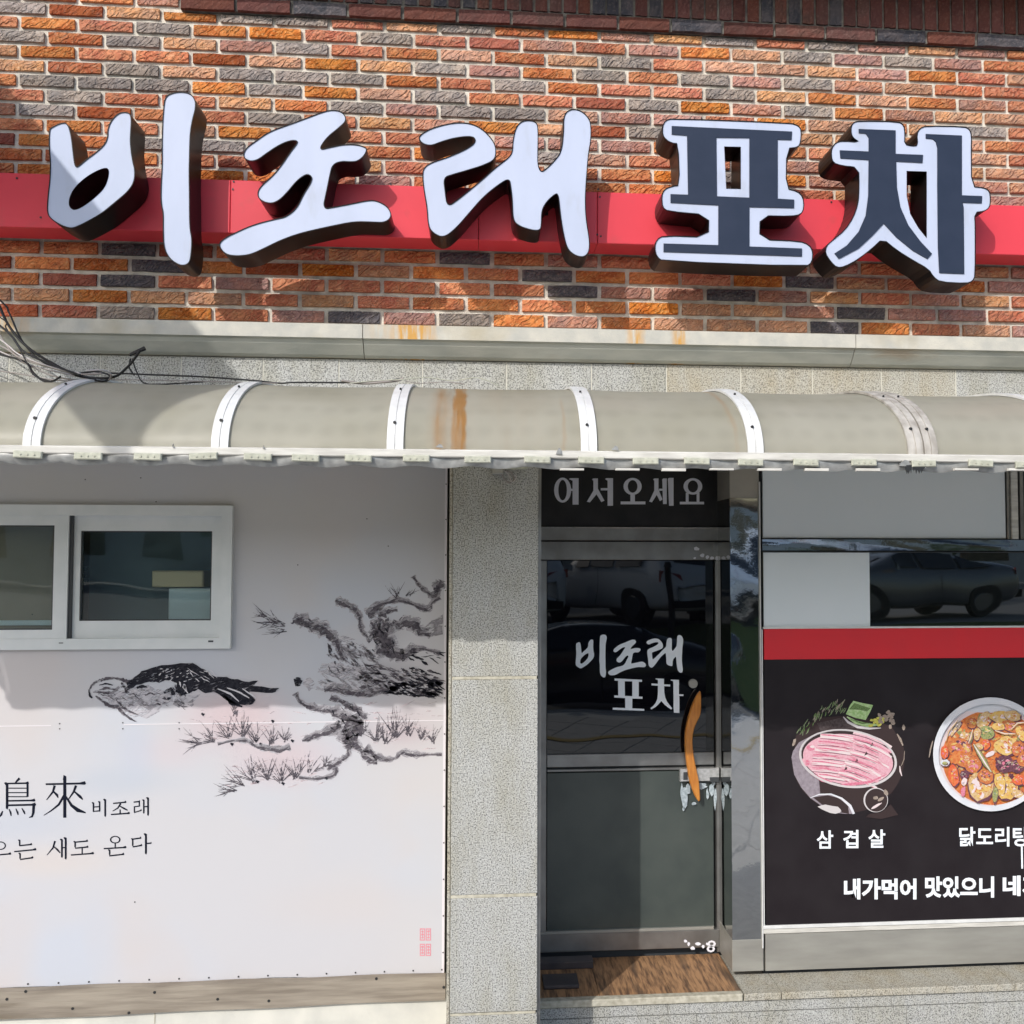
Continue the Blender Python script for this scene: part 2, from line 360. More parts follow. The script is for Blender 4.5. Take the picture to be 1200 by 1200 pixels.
M['banner'] = mat('banner_vinyl', (.56, .55, .565), .5, spec=.3, col2=(.53, .55, .60), ns=1.15, lo=.42, hi=.62, detail=2, col3=(.57, .535, .53), ns3=1.9, lo3=.52, hi3=.72, bump=.0025, bs=2.2, spots=BSPOTS)
M['banner_edge'] = mat('banner_edge', (.74, .70, .72), .5)
M['ink_black'] = mat('ink_black', (.012, .012, .018), .5, col2=(.035, .035, .045), ns=90, holes=(60, .36, .42, .25), spec=.08)
M['ink_dark'] = mat('ink_dark', (.06, .053, .066), .5, col2=(.14, .125, .14), ns=60, holes=(60, .42, .50, .1), spec=.08)
M['ink_grey'] = mat('ink_grey', (.20, .19, .21), .5, col2=(.36, .34, .36), ns=50, holes=(50, .42, .52, .1), spec=.08)
M['ink_pale'] = mat('ink_pale', (.46, .44, .47), .5, col2=(.56, .54, .57), ns=40, holes=(40, .40, .55, .05), spec=.08)
M['ink_white'] = mat('ink_paper', (.64, .62, .65), .5, spec=.08)
M['ink_rose'] = mat('ink_rose', (.60, .47, .49), .5, col2=(.67, .60, .62), ns=25, holes=(40, .40, .55, .0), spec=.08)
M['text_black'] = mat('print_black', (.008, .01, .02), .5, spec=.08)
M['seal'] = mat('seal_red', (.70, .28, .33), .5, spec=.08)
M['pvc'] = mat('white_pvc', (.72, .74, .74), .35, col2=(.66, .69, .69), ns=10)
M['gasket'] = mat('gasket', (.05, .055, .06), .5)
M['steel'] = mat('mirror_steel', (.52, .53, .52), .04, metal=1., bump=.0007, bs=5)
M['steel_frame'] = mat('dark_steel', (.33, .33, .32), .34, metal=.75, col2=(.25, .245, .235), ns=9, rvar=.08)
M['steel_dull'] = mat('dull_steel', (.38, .37, .33), .45, metal=.3, col2=(.30, .29, .26), ns=8, stretch=(.4, 1, 2))
M['steel_green'] = mat('lower_panel', (.048, .060, .056), .20, metal=0., col2=(.072, .085, .076), ns=4, spec=.5, rvar=.06)
M['black_vinyl'] = mat('black_vinyl', (.010, .010, .012), .35, col2=(.022, .02, .022), ns=8, bump=.001, bs=6)
M['menu_black'] = mat('menu_black', (.016, .012, .014), .45, col2=(.021, .017, .019), ns=6, spec=.2)
M['menu_red'] = mat('menu_red', (.72, .03, .04), .4, col2=(.68, .032, .042), ns=6)
M['film'] = mat('white_film', (.80, .85, .88), .2, col2=(.77, .83, .86), ns=3, spec=.8)
M['white_print'] = mat('white_print', (.86, .90, .94), .45, spec=.08)
M['grey_print'] = mat('grey_print', (.80, .80, .85), .45, spec=.08)
M['wood_handle'] = mat('wood_handle', (.62, .25, .045), .35, col2=(.48, .17, .03), ns=25, stretch=(4, 4, .5), coat=.4)
M['wood_board'] = mat('wood_trim', (.34, .295, .235), .8, col2=(.22, .185, .145), ns=14, stretch=(.25, 1, 3), bump=.002, bs=30, col3=(.15, .12, .08), ns3=6, lo3=.64, hi3=.76)
M['tile'] = mat('wood_look_tile', (.46, .26, .13), .6, col2=(.15, .085, .05), ns=26, stretch=(3.2, .35, 1), bump=.001, bs=40, lo=.4, hi=.66, col3=(.10, .07, .05), ns3=5, lo3=.52, hi3=.7)
M['paint_base'] = mat('base_paint', (.70, .68, .60), .7, col2=(.58, .57, .51), ns=7, bump=.002, bs=25)
M['beige'] = mat('beige_box', (.40, .37, .31), .6, col2=(.36, .33, .28), ns=8)
M['chrome'] = mat('chrome', (.70, .70, .69), .22, metal=.55, col2=(.5, .5, .49), ns=60)
M['peel'] = mat('peeled_film', (.50, .56, .60), .6, col2=(.28, .34, .37), ns=80)
M['cable_black'] = mat('cable_black', (.018, .018, .018), .5)
M['cable_grey'] = mat('cable_grey', (.28, .25, .23), .5)
M['cable_pale'] = mat('cable_pale', (.50, .46, .44), .5)
M['wall_plain'] = mat('render_wall', (.50, .49, .46), .9, col2=(.43, .42, .40), ns=3)
M['room'] = mat('room_paint', (.52, .47, .40), .9, col2=(.46, .42, .36), ns=2)
M['room_dark'] = mat('room_dark', (.20, .25, .26), .9)
M['blind'] = mat('blind_cloth', (.36, .30, .235), .8, col2=(.31, .26, .20), ns=4)
M['beige_card'] = mat('beige_card', (.80, .64, .40), .7)
M['pale_box'] = mat('pale_box', (.76, .86, .88), .6)
M['clutter'] = mat('dark_plastic', (.045, .04, .045), .5, col2=(.08, .065, .06), ns=12)

def glass_mat(name, tint, refl, see):
    mt, t, b = _nodes(name); L = t.links.new
    g = t.nodes.new('ShaderNodeBsdfGlossy'); g.inputs['Roughness'].default_value = .015; g.inputs[0].default_value = (.9, .92, .9, 1)
    if see:
        d = t.nodes.new('ShaderNodeBsdfTransparent'); d.inputs[0].default_value = tint+(1,)
    else:
        d = t.nodes.new('ShaderNodeBsdfDiffuse'); d.inputs[0].default_value = tint+(1,)
    mx = t.nodes.new('ShaderNodeMixShader')
    lw = t.nodes.new('ShaderNodeLayerWeight'); lw.inputs[0].default_value = .3
    mr = t.nodes.new('ShaderNodeMapRange'); mr.inputs[3].default_value = refl; mr.inputs[4].default_value = 1
    L(lw.outputs[0], mr.inputs[0]); L(mr.outputs[0], mx.inputs[0]); L(d.outputs[0], mx.inputs[1]); L(g.outputs[0], mx.inputs[2])
    L(mx.outputs[0], t.nodes['Material Output'].inputs[0])
    n = t.nodes.new('ShaderNodeTexNoise'); n.inputs['Scale'].default_value = 2.2; n.inputs['Detail'].default_value = 1; geo = t.nodes.new('ShaderNodeNewGeometry'); L(geo.outputs[0], n.inputs['Vector'])
    bp = t.nodes.new('ShaderNodeBump'); bp.inputs['Distance'].default_value = .0022; L(n.outputs[0], bp.inputs['Height']); L(bp.outputs[0], g.inputs['Normal'])
    return mt
M['glass_film'] = glass_mat('black_film_glass', (.004, .004, .006), .035, False)
M['glass_dark'] = glass_mat('tinted_glass', (.008, .009, .008), .17, False)
M['glass_clear'] = glass_mat('window_glass', (.90, .95, .95), .03, True)

# ================================================================ BRICK WALL
def mortar_z(k):                        # height of the k-th bed joint, counted down
    return EYE+2.2553-(.06066*k+.000162*k*k)
BX = {1: -1.822, 0: -1.9325}            # joint offset of odd / even courses
BP = .2325
WX0, WX1 = -4.2, 5.2
GREY = [(23,8),(190,33),(25,43),(155,50),(347,55),(143,82),(123,98),(285,87),(360,90),(317,106),(88,114),(57,128),(100,149),(173,133),(347,24),(317,137),
 (37,163),(177,168),(447,44),(545,33),(495,47),(420,93),(490,80),(513,113),(423,127),(608,134),(767,127),(707,90),(737,77),(610,102),(753,157),(640,182),
 (858,50),(975,57),(947,72),(1063,77),(1122,81),(828,98),(1033,93),(947,104),(860,113),(1123,113),(947,135),(1177,147),(1187,132),(1157,160),(1187,68),
 (1190,389),(547,373),(157,367),(860,212),(1170,190)]
SLATE = [(147,292),(192,312),(157,331),(272,351),(12,305),(543,302),(647,317),(680,342),(400,317),(400,352),(417,372),(939,333),(947,332),(860,346),(1010,365),(980,385),(700,372)]
# letters of the sign, traced in the photograph; used here to know which bricks they hide
def Z(s, x0, y0, k): 
    q = [float(v) for v in s.replace(';', ' ').replace(',', ' ').split()]
    return [(x0+q[i]/k, y0+q[i+1]/k) for i in range(0, len(q), 2)]
k4 = 4.2857
L_BI = Z('228,290 240,275 290,252 318,258 335,310 345,400 352,455 362,462 400,428 450,392 490,355 503,320 502,290 515,250 545,215 575,202 610,208 618,240 614,300 612,350 622,430 635,480 630,535 600,580 540,630 480,680 420,715 360,745 330,752 290,740 240,710 218,680 222,600 232,520 234,440 228,370', 0, 80, 4)
L_BI_H = Z('320,640 325,600 350,555 400,510 450,480 490,465 510,470 508,510 490,560 450,600 400,640 360,662 335,662', 0, 80, 4)
L_I = Z('765,180 772,135 800,115 850,107 895,117 918,150 918,190 905,235 893,300 890,400 888,500 890,600 890,700 893,760 902,800 897,880 888,915 860,927 830,920 790,890 765,840 762,750 763,680 752,630 752,560 758,450 757,350 760,250', 0, 80, 4)
L_JO = Z('178,400 195,370 230,345 300,295 400,260 480,230 560,200 600,193 640,200 662,225 662,250 630,280 585,315 555,350 540,380 580,370 650,355 710,355 755,368 762,385 745,415 715,438 680,440 640,437 600,452 588,500 572,580 555,657 600,650 680,635 760,618 800,617 850,640 875,675 872,705 840,725 780,722 700,720 600,740 500,762 430,780 350,810 280,845 215,875 150,882 100,875 70,845 65,820 90,795 150,765 230,730 330,705 380,695 430,655 460,590 490,545 502,515 490,500 470,500 430,530 390,580 350,620 315,635 280,630 250,610 245,580 262,550 320,500 360,450 400,390 432,350 430,340 400,340 350,360 290,400 250,430 215,438 185,425', 240, 80, 4)
L_RAE = Z('120,330 130,310 170,285 230,265 300,252 360,255 410,275 450,310 480,350 488,390 480,430 430,455 350,480 280,500 241,513 248,580 258,646 300,618 360,570 420,520 480,465 540,420 560,395 562,340 575,280 600,248 640,240 680,252 685,300 683,400 683,450 695,485 720,470 760,430 790,390 800,300 800,230 815,200 850,187 890,200 920,230 932,260 933,330 920,400 912,500 905,600 908,700 925,800 925,850 910,880 880,887 840,870 815,840 800,780 785,690 776,590 760,592 720,630 700,670 700,740 690,762 650,760 590,740 562,710 560,620 552,550 545,518 500,545 430,600 360,680 300,750 240,797 190,775 165,740 160,650 145,570 138,500 145,465 180,440 260,415 340,380 385,350 385,325 350,320 290,328 230,345 180,365 140,355', 460, 80, 4)
L_PO = Z('240,290 255,260 290,250 880,272 925,285 942,310 938,370 925,398 868,404 865,602 920,615 950,645 955,700 940,735 890,745 735,742 732,858 930,865 980,885 1000,920 995,975 965,997 240,970 210,945 200,900 210,860 245,838 470,846 472,738 270,720 240,700 235,640 250,605 290,590 325,585 318,380 290,378 258,360 240,335', 720, 80, k4)
L_PO_H = Z('552,392 635,394 635,605 562,603', 720, 80, k4)
N_PO = Z('288,290 892,318 890,360 820,358 820,655 903,660 902,702 678,697 678,895 942,905 942,945 247,922 247,880 522,888 522,688 282,675 282,632 370,635 365,338 288,332', 720, 80, k4)
N_PO_H = Z('512,348 678,350 678,650 515,643', 720, 80, k4)
L_CHA = Z('330,290 345,268 380,262 570,265 600,285 605,330 603,380 640,388 665,385 660,330 675,300 710,287 900,290 930,305 940,340 938,400 940,592 1000,597 1030,615 1035,660 1030,700 1000,720 955,725 958,800 958,1040 945,1070 910,1082 780,1075 745,1050 720,1010 640,965 560,915 490,858 440,905 370,960 300,998 260,1003 230,975 200,930 205,890 240,860 300,810 340,750 365,680 370,600 368,500 280,490 240,475 230,440 232,400 255,370 290,362 372,368 345,355 330,330', 920, 80, k4)
L_CHA_H = Z('612,515 712,518 712,852 670,800 630,730 612,640', 920, 80, k4)
N_CHI = Z('370,305 555,312 555,430 693,435 690,475 558,468 562,600 580,700 620,790 680,870 738,932 715,958 640,915 560,850 495,780 440,840 370,905 270,958 248,930 310,890 370,820 405,740 418,640 420,460 278,452 275,412 420,418 420,350 405,328 370,325', 920, 80, k4)
N_A = Z('707,330 888,338 888,638 990,642 988,678 892,675 897,700 900,1033 775,1028 768,900 765,600 765,400 757,370 740,355 707,352', 920, 80, k4)
def inside(p, poly):
    c = False; x, y = p; j = len(poly)-1
    for i in range(len(poly)):
        if (poly[i][1] > y) != (poly[j][1] > y) and x < (poly[j][0]-poly[i][0])*(y-poly[i][1])/(poly[j][1]-poly[i][1])+poly[i][0]: c = not c
        j = i
    return c
HIDE = [L_BI, L_I, L_JO, L_RAE, L_PO, L_CHA]
def near(p, lst, dx=31, dy=8):
    return any(abs(p[0]-a) < dx and abs(p[1]-b) < dy for a, b in lst)

LEDGER_BOT = EYE+2.300
COR0 = A(212, 5, 0)[0]
courses = []                              # (x0, x1, z0, z1, tone, score)
for k in range(-4, 24):
    zt, zb = mortar_z(k), mortar_z(k+1)
    if zb < EYE+.93: break
    gap = .0155
    z1, z0 = zt-gap*.5-.002, zb+gap*.5+.001
    z1_ = z1
    off = BX[k % 2]
    n0 = int((WX0-off)/BP)-1
    for n in range(n0, n0+45):
        xa = off+n*BP+.0088; xb = xa+BP-.0176
        if xa < WX0 or xb > WX1: continue
        z1 = z1_
        if xb > COR0:
            if z1 > LEDGER_BOT-.004: z1 = LEDGER_BOT-.006
            if z1-z0 < .02:
                if xa > COR0-.03: continue
                z1 = z1_; xb = COR0-.012
        cx, cz = (xa+xb)/2, (z0+z1)/2
        p = PX(cx, 0, cz)
        tone = random.choices([0, 1, 2, 5, 6, 3], [34, 24, 13, 16, 10, 3])[0]
        if near(p, GREY, 14, 6): tone = 3
        elif near(p, SLATE, 15, 6): tone = 4
        elif p[0] > 800: tone = random.choices([0, 1, 2, 5], [20, 15, 30, 35])[0]
        w = 62*(1-.00012*p[0])
        vis = -30 < p[0] < 1230 and -5 < p[1] < 1200
        hid = any(inside((p[0]+d, p[1]), H) for H in HIDE for d in (0,)) and any(inside((p[0]-22, p[1]), H) for H in HIDE) and any(inside((p[0]+22, p[1]), H) for H in HIDE)
        q1 = A(0, 203, -.165)[1]
        if EYE+1.325 < cz*1 < EYE+1.60 and PX(cx, 0, z0)[1] > 203+p[0]*.0317+2 and PX(cx, 0, z1)[1] < 279+p[0]*.0292-4: hid = True
        if p[1] > 376+p[0]*.018: hid = True
        sc = (w if vis else 0)*(0.02 if hid else 1)
        if vis and not hid: sc += 5+max(0, 20-abs(p[0]-600)/60)
        courses.append((xa, xb, z0, z1, tone, sc))
courses.sort(key=lambda c: -c[5])
wall = thing('brick_wall', 'scored orange, red and grey brick wall above the stone ledge behind the sign', 'wall', (0, 0, EYE+.9))
MB().box(WX0, WX1, .013, .20, EYE+.85, EYE+2.9).build('mortar_bed', M['mortar'], wall)
def brick_mesh(w, h, tone, seed, mats=TONES, d=.022, nx=5, nz=2):
    rr = random.Random(seed); me = bpy.data.meshes.new('brick')
    v = []; f = []
    for j in range(nz+1):
        for i in range(nx+1):
            e = (i in (0, nx)) or (j in (0, nz))
            x = -w/2+w*i/nx; z = -h/2+h*j/nz; y = rr.uniform(-.0035, .0015)+(.003 if e else 0)
            if e: x += rr.uniform(-.0012, .0012); z += rr.uniform(-.0014, .0014)
            v.append((x, y, z))
    for j in range(nz):
        for i in range(nx):
            a = j*(nx+1)+i; f.append((a, a+1, a+nx+2, a+nx+1))
    ring = [i for i in range(nx+1)]+[j*(nx+1)+nx for j in range(1, nz+1)]+[nz*(nx+1)+i for i in range(nx-1, -1, -1)]+[j*(nx+1) for j in range(nz-1, 0, -1)]
    b0 = len(v)
    for r_ in ring: v.append((v[r_][0], d, v[r_][2]))
    for i in range(len(ring)):
        j = (i+1) % len(ring); f.append((ring[i], b0+i, b0+j, ring[j]))
    me.from_pydata(v, [], f); me.materials.append(mats[tone]); me.update(); return me
variants = {}
def brick_obj(xa, xb, z0, z1, tone, parent, cache=variants, mats=TONES, y=0., seed0=0, name='brick'):
    w, h = xb-xa, z1-z0
    key = (tone, round(w, 2), random.randrange(3))
    if key not in cache: cache[key] = brick_mesh(w, .05 if h < w else h, tone, len(cache)+seed0, mats)
    o = bpy.data.objects.new(name, cache[key]); C.objects.link(o); o.parent = parent
    b = base_of(parent)
    o.location = ((xa+xb)/2-b.x, y-random.uniform(0, .0035)-b.y, (z0+z1)/2-b.z)
    if h < w: o.scale = (w/ (max(q.co.x for q in cache[key].vertices)-min(q.co.x for q in cache[key].vertices)), 1, h/.05)
    o.rotation_euler = (0, random.uniform(-.004, .004), random.uniform(-.004, .004))
    return o
for c in courses[:300]: brick_obj(*c[:5], wall)
rest = MB()
for xa, xb, z0, z1, tone, _ in courses[300:]:
    rest.k = tone; rest.bbox(xa, xb, random.uniform(-.006, -.002), .02, z0, z1, .003)
rest.build('brick_mass', TONES, wall, kind='stuff')

# corbelled courses at the top: one flat course, then bricks standing on end
cor = thing('brick_cornice', 'dark shaded course of upright red and black bricks along the top of the wall', 'brick course', (0, -.03, LEDGER_BOT))
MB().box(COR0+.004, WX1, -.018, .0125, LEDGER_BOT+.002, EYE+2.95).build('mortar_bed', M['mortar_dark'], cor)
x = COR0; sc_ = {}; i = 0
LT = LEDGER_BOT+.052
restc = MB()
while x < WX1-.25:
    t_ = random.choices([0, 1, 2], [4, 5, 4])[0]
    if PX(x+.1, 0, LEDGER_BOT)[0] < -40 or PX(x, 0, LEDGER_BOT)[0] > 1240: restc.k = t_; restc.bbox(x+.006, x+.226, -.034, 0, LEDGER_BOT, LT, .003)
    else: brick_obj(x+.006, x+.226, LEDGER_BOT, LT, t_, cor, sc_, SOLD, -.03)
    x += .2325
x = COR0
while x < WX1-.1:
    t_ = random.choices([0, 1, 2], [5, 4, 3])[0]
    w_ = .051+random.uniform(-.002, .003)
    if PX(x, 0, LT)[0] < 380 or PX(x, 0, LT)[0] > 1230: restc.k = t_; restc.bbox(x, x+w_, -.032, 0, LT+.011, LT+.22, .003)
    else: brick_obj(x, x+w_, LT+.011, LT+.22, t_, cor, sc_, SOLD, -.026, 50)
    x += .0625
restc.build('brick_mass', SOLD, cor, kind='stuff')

# ================================================================ LEDGE AND FRIEZE
led = thing('stone_ledge', 'long pale moulded stone ledge with rust stains between brick and awning', 'ledge', (0, -.3, EYE+.78))
prof = [(-.36, .845), (-.36, .90), (.01, .915), (.01, .78), (-.285, .782), (-.30, .79), (-.31, .80), (-.335, .825), (-.345, .84)]
cuts = [WX0, A(-0, 385, -.36)[0]-1.1, A(425, 385, -.36)[0], A(1003, 400, -.36)[0], WX1]
for a, b in zip(cuts, cuts[1:]):
    q = MB(); n = len(prof)
    for X in (a+.0015, b-.0015):
        for y, z in prof: q.v.append((X, y, EYE+z))
    for i in range(n):
        j = (i+1) % n; q.f.append((i, j, n+j, n+i)); q.m.append(1 if i in (4, 5, 6, 7, 8) else 0)
    q.f.append(tuple(range(n))[::-1]); q.f.append(tuple(range(n, 2*n))); q.m += [0, 0]
    q.build('ledge_stone', [M['ledge_stone'], M['cove_stone']], led)
def stain(parent, cx, y0, y1, wpx, plane, n=9, name='rust_stain', mt='rust'):
    q = MB()
    for i in range(n):
        a = cx+random.uniform(-wpx, wpx)/2; w = random.uniform(.8, 3.2)
        l = random.uniform(.45, 1)
        t0, t1 = A(a-w, y0, plane), A(a+w, y0+(y1-y0)*l, plane)
        q.flat([(t0[0], t0[1]), (t1[0], t0[1]), (t1[0]-.002, (t0[1]+t1[1])/2), ((t0[0]+t1[0])/2, t1[1]), (t0[0]+.002, (t0[1]+t1[1])/2)], plane-.0006-i*.00012)
    q.build(name, M[mt], parent)

fr = thing('stone_frieze', 'row of grey granite facing stones between the ledge and the awning', 'stone facing', (0, -.27, EYE+.6))
MB().box(WX0, WX1, -.2685, -.02, EYE+.56, EYE+.779).build('backing', M['caulk'], fr)
fx = [A(p, 440, -.27)[0] for p in (-190, -90, 10, 117, 212, 308, 397, 495, 593, 693, 781, 868, 952, 1033, 1120, 1205, 1290)]
for a, b in zip(fx, fx[1:]):
    MB().bbox(a+.0025, b-.0025, -.2705-random.uniform(0, .001), -.2635, EYE+.57, EYE+.778, .001).build('facing_stone', M['granite_warm'] if a > .5 and random.random() < .8 else M['granite'], fr)

# ================================================================ SIGN
SG = thing('shop_sign', 'long red signboard carrying five large raised white and navy Korean letters', 'shop sign', (0, -.165, EYE+1.3))
BF = -.165
bt, bb = EYE+1.523, EYE+1.305
seams = [WX0+.3, A(-60, 240, BF)[0]-.6, A(270, 240, BF)[0], A(478, 240, BF)[0]+.29, A(700, 240, BF)[0], A(1195, 240, BF)[0]+.4, WX1-.5]
for i, (a, b) in enumerate(zip(seams, seams[1:])):
    MB().bbox(a+.001, b-.001, BF-random.uniform(0, .0012), -.015, bb, bt, .0025).build('board_panel', M['red_board'], SG)
q = MB()
for a, b in ((274, 213), (273, 222), (458, 216), (701, 222), (703, 231), (700, 275), (704, 277), (974, 237), (48, 255), (20, 209)):
    X, Zz = A(a, b, BF); q.tube([(X, BF-.004, Zz), (X, BF, Zz)], .004, 8)
q.build('rivet', M['screw'], SG, kind='stuff')
LF, LB = -.337, -.176
def letter(loops, label, navy=(), sm=2, smn=0):
    """loops: [(outer, [holes])...] in photograph pixels; a raised box letter with a lit face"""
    body = MB(); face = MB(); bodies = []
    for outer, holes in loops:
        o3 = smooth_loop([A(x, y, LF) for x, y in outer], sm)
        h3 = [smooth_loop([A(x, y, LF) for x, y in h], sm if len(h) > 6 else 0) for h in holes]
        body.side(o3, LF+.002, LB)
        ins = offset_loop(o3, -.0035)
        body.flat(o3, LF+.0015, [ins]) if False else None
        # black edge trim in front, face a hair behind its lip
        N = len(o3); n = len(body.v)
        body.v += [(a, LF, b) for a, b in o3]+[(a, LF, b) for a, b in ins]+[(a, LF+.002, b) for a, b in o3]+[(a, LF+.004, b) for a, b in ins]
        for i in range(N):
            j = (i+1) % N
            body.f += [(n+i, n+j, n+N+j, n+N+i), (n+2*N+i, n+2*N+j, n+j, n+i), (n+N+i, n+N+j, n+3*N+j, n+3*N+i)]; body.m += [0]*3
        for h in h3: body.side(h, LF+.001, LB)
        face.flat(ins, LF+.003, h3)
        body.flat(o3, LB, h3)
    b = body.build('letter', M['letter_side'], SG, label=label)
    face.build('letter_face', M['letter_face'], b)
    if navy:
        nv = MB()
        for outer, holes in navy:
            nv.prism([A(x, y, LF) for x, y in outer], LF-.001, LF+.0025, [[A(x, y, LF) for x, y in h] for h in holes])
        nv.build('letter_inlay', M['letter_navy'], b)
    st = MB()
    return b
letter([(L_BI, [L_BI_H]), (L_I, [])], 'white brush-style letter 비 with black sides, first from the left')
letter([(L_JO, [])], 'white brush-style letter 조 with black sides')
letter([(L_RAE, [])], 'white brush-style letter 래 with black sides')
def soft(l): # keeps the straight runs, rounds the corners only
    return l
letter([(L_PO, [L_PO_H])], 'navy letter 포 with a white border and black sides', [(N_PO, [N_PO_H])], sm=1)
letter([(L_CHA, [L_CHA_H])], 'navy letter 차 with a white border and black sides', [(N_CHI, []), (N_A, [])], sm=1)
q = MB()
for a, b in ((90, 225), (215, 240), (330, 245), (380, 250), (545, 250), (640, 250), (680, 260), (820, 260), (900, 250), (1010, 250), (1120, 260)):
    X, Zz = A(a, b, -.17); q.box(X-.008, X+.008, LB-.001, BF+.002, Zz-.008, Zz+.008)
q.build('standoff', M['screw'], SG, kind='stuff')

# ================================================================ AWNING
AW = thing('awning', 'curved beige polycarbonate awning with white ribs over the whole shopfront', 'awning', (0, -.27, EYE+.3))
AY0, AYR, AZ0, AZH = -.27, .815, EYE+.335, .31
def aw(t, o=0.): # t 0..pi/2 from the wall to the front edge
    return (AY0-(AYR+o)*math.sin(t), AZ0+(AZH+o)*math.cos(t))
AX0, AX1 = -2.74, 4.3
ribpx = [(38, 0), (258, 0), (463, 0), (690, 0), (885, 0), (1072, 1)]
ribX = [A(p, 527, -1.085)[0] for p, _ in ribpx]
allribs = [AX0+.03, ribX[0]-.68] + ribX + [ribX[-1]+.56, ribX[-1]+1.2, ribX[-1]+1.85, AX1-.03]
NT = 22
for i, (a, b) in enumerate(zip(allribs, allribs[1:])):
    q = MB(); xs = [a+(b-a)*k/8 for k in range(9)]
    for t in range(NT+1):
        for k, X in enumerate(xs):
            sag = -.006*math.sin(math.pi*k/8)
            y, z = aw(t/NT*math.pi/2, sag); q.v.append((X, y, z))
    for t in range(NT):
        for k in range(8):
            n = t*9+k; q.f.append((n, n+1, n+10, n+9)); q.m.append(0)
    nb = len(q.v)
    for t in range(NT+1):                # sheet thickness
        for k, X in enumerate(xs):
            y, z = aw(t/NT*math.pi/2, -.006*math.sin(math.pi*k/8)-.004); q.v.append((X, y, z))
    for t in range(NT):
        for k in range(8):
            n = nb+t*9+k; q.f.append((n+9, n+10, n+1, n)); q.m.append(0)
    q.build('sheet', M['sheet'], AW, smooth=True)
def rib(X, w, mt, wob=0):
    q = MB(); n = 0
    rows = []
    for t in range(NT+1):
        tt = t/NT*math.pi/2
        for dx, o in ((-w/2, .0015), (-w/2, .010), (-.002, .011), (-.001, .007), (.001, .007), (.002, .011), (w/2, .010), (w/2, .0015)):
            y, z = aw(tt, o); q.v.append((X+dx+(wob*math.sin(tt*3) if wob else 0), y, z))
    for t in range(NT):
        for k in range(7):
            a = t*8+k; q.f.append((a, a+1, a+9, a+8)); q.m.append(0)
    r_ = q.build('rib', mt, AW)
    s = MB(); y, z = aw(1.28, .011); s.tube([(X-.004, y-.006, z), (X-.004, y+.004, z)], .005, 8); s.build('screw', M['screw'], r_); s = MB()
    y, z = aw(.75, .011); s.tube([(X-.004, y-.004, z+.004), (X-.004, y+.004, z-.004)], .004, 8)
    s.build('screw', M['screw'], r_)
for i, X in enumerate(allribs): 
    rib(X, .052, M['rib_dull'] if (2 <= i < 8 and ribpx[i-2][1]) else M['rib'])
rib(ribX[-1]+.055, .045, M['rib_dull'], .002)
# front rail, sagging flashing, clips
ry0, ry1 = -1.112, -1.072
MB().bbox(AX0, AX1, ry0, ry1, EYE+.312, EYE+.337, .003).build('front_rail', M['rail'], AW)
q = MB(); X = AX0; P_ = []
while X < AX1: P_.append(X); X += .022
for j, X in enumerate(P_):
    ph = (X+1.5)/.181*2*math.pi
    q.v += [(X, -1.100-.006*math.sin(ph), EYE+.318), (X, -1.106-.008*math.sin(ph*1.0), EYE+.297+.004*math.sin(ph)+random.uniform(-.001, .001)), (X, -1.092, EYE+.282+.004*math.sin(ph+1))]
for j in range(len(P_)-1):
    for k in range(2): q.f.append((j*3+k, j*3+k+1, j*3+k+4, j*3+k+3)); q.m.append(0)
q.build('flashing', M['flash'], AW, smooth=True)
cl0 = None
clips = [32, 103, 173, 238, 302, 358, 420, 488, 560, 630, 693, 757, 817, 880, 945, 1013, 1083, 1150, 1205, -40, -110]
for p in clips:
    X = A(p, 535, -1.12)[0]
    if cl0 is None:
        cm = MB().bbox(-.042, .042, -.010, 0, -.011, .011, .003)
        for sx in (-.02, 0, .02): cm.tube([(sx, -.013, 0), (sx, -.009, 0)], .003, 6)
        cl0 = cm.build('clip', M['clip']); cl0.parent = AW; o = cl0
    else:
        o = cl0.copy(); C.objects.link(o); o.parent = AW
    o.location = (X, -1.112-AW.location.y, EYE+.306+random.uniform(-.002, .002)-AW.location.z); o.rotation_euler = (0, random.uniform(-.05, .05), random.uniform(-.05, .05))
for j, p in enumerate([671, 736, 790, 846, 902, 957, 1017, 1132, 1195]):
    a = A(p-15, 549, -1.10); b = A(p+13, 552, -1.10)
    MB().bbox(a[0], b[0], -1.113, -1.098, b[1]+random.uniform(-.002, .002), a[1], .001).build('drip_clip', M['rail'], AW)
# rust runs on the sheets (flat stains lying on the curve)
# the side cheek at the left end and the torn bits on the rail
q = MB(); n = NT
pts = [(AY0, AZ0)] + [aw(t/NT*math.pi/2, -.004) for t in range(NT+1)]
q.v = [(AX0, y, z) for y, z in pts]+[(AX0+.004, y, z) for y, z in pts]
N = len(pts); q.f = [tuple(range(N)), tuple(range(2*N-1, N-1, -1))]; q.m = [0, 0]
q.build('end_cheek', M['sheet'], AW)
q = MB()
for a, b, h, w in ((655, 532, 6, 7), (721, 527, 3.5, 8), (309, 525, 2, 3), (515, 524, 2.5, 9), (203, 524, 3, 2), (1080, 548, 8, 10), (1060, 546, 6, 12)):
    X0, Z0 = A(a-w/2, b, -1.115); X1, Z1 = A(a+w/2, b-h, -1.115); q = MB(); q.prism([(X0, Z0), (X1, Z0-.002), (X1-.004, Z1), ((X0+X1)/2, Z1+.003), (X0+.003, (Z0+Z1)/2)], -1.118, -1.108); q.build('torn_flap', M['flash'], AW)
stain(AW, 1075, 545, 556, 26, -1.117, 10, 'grime', 'screw')

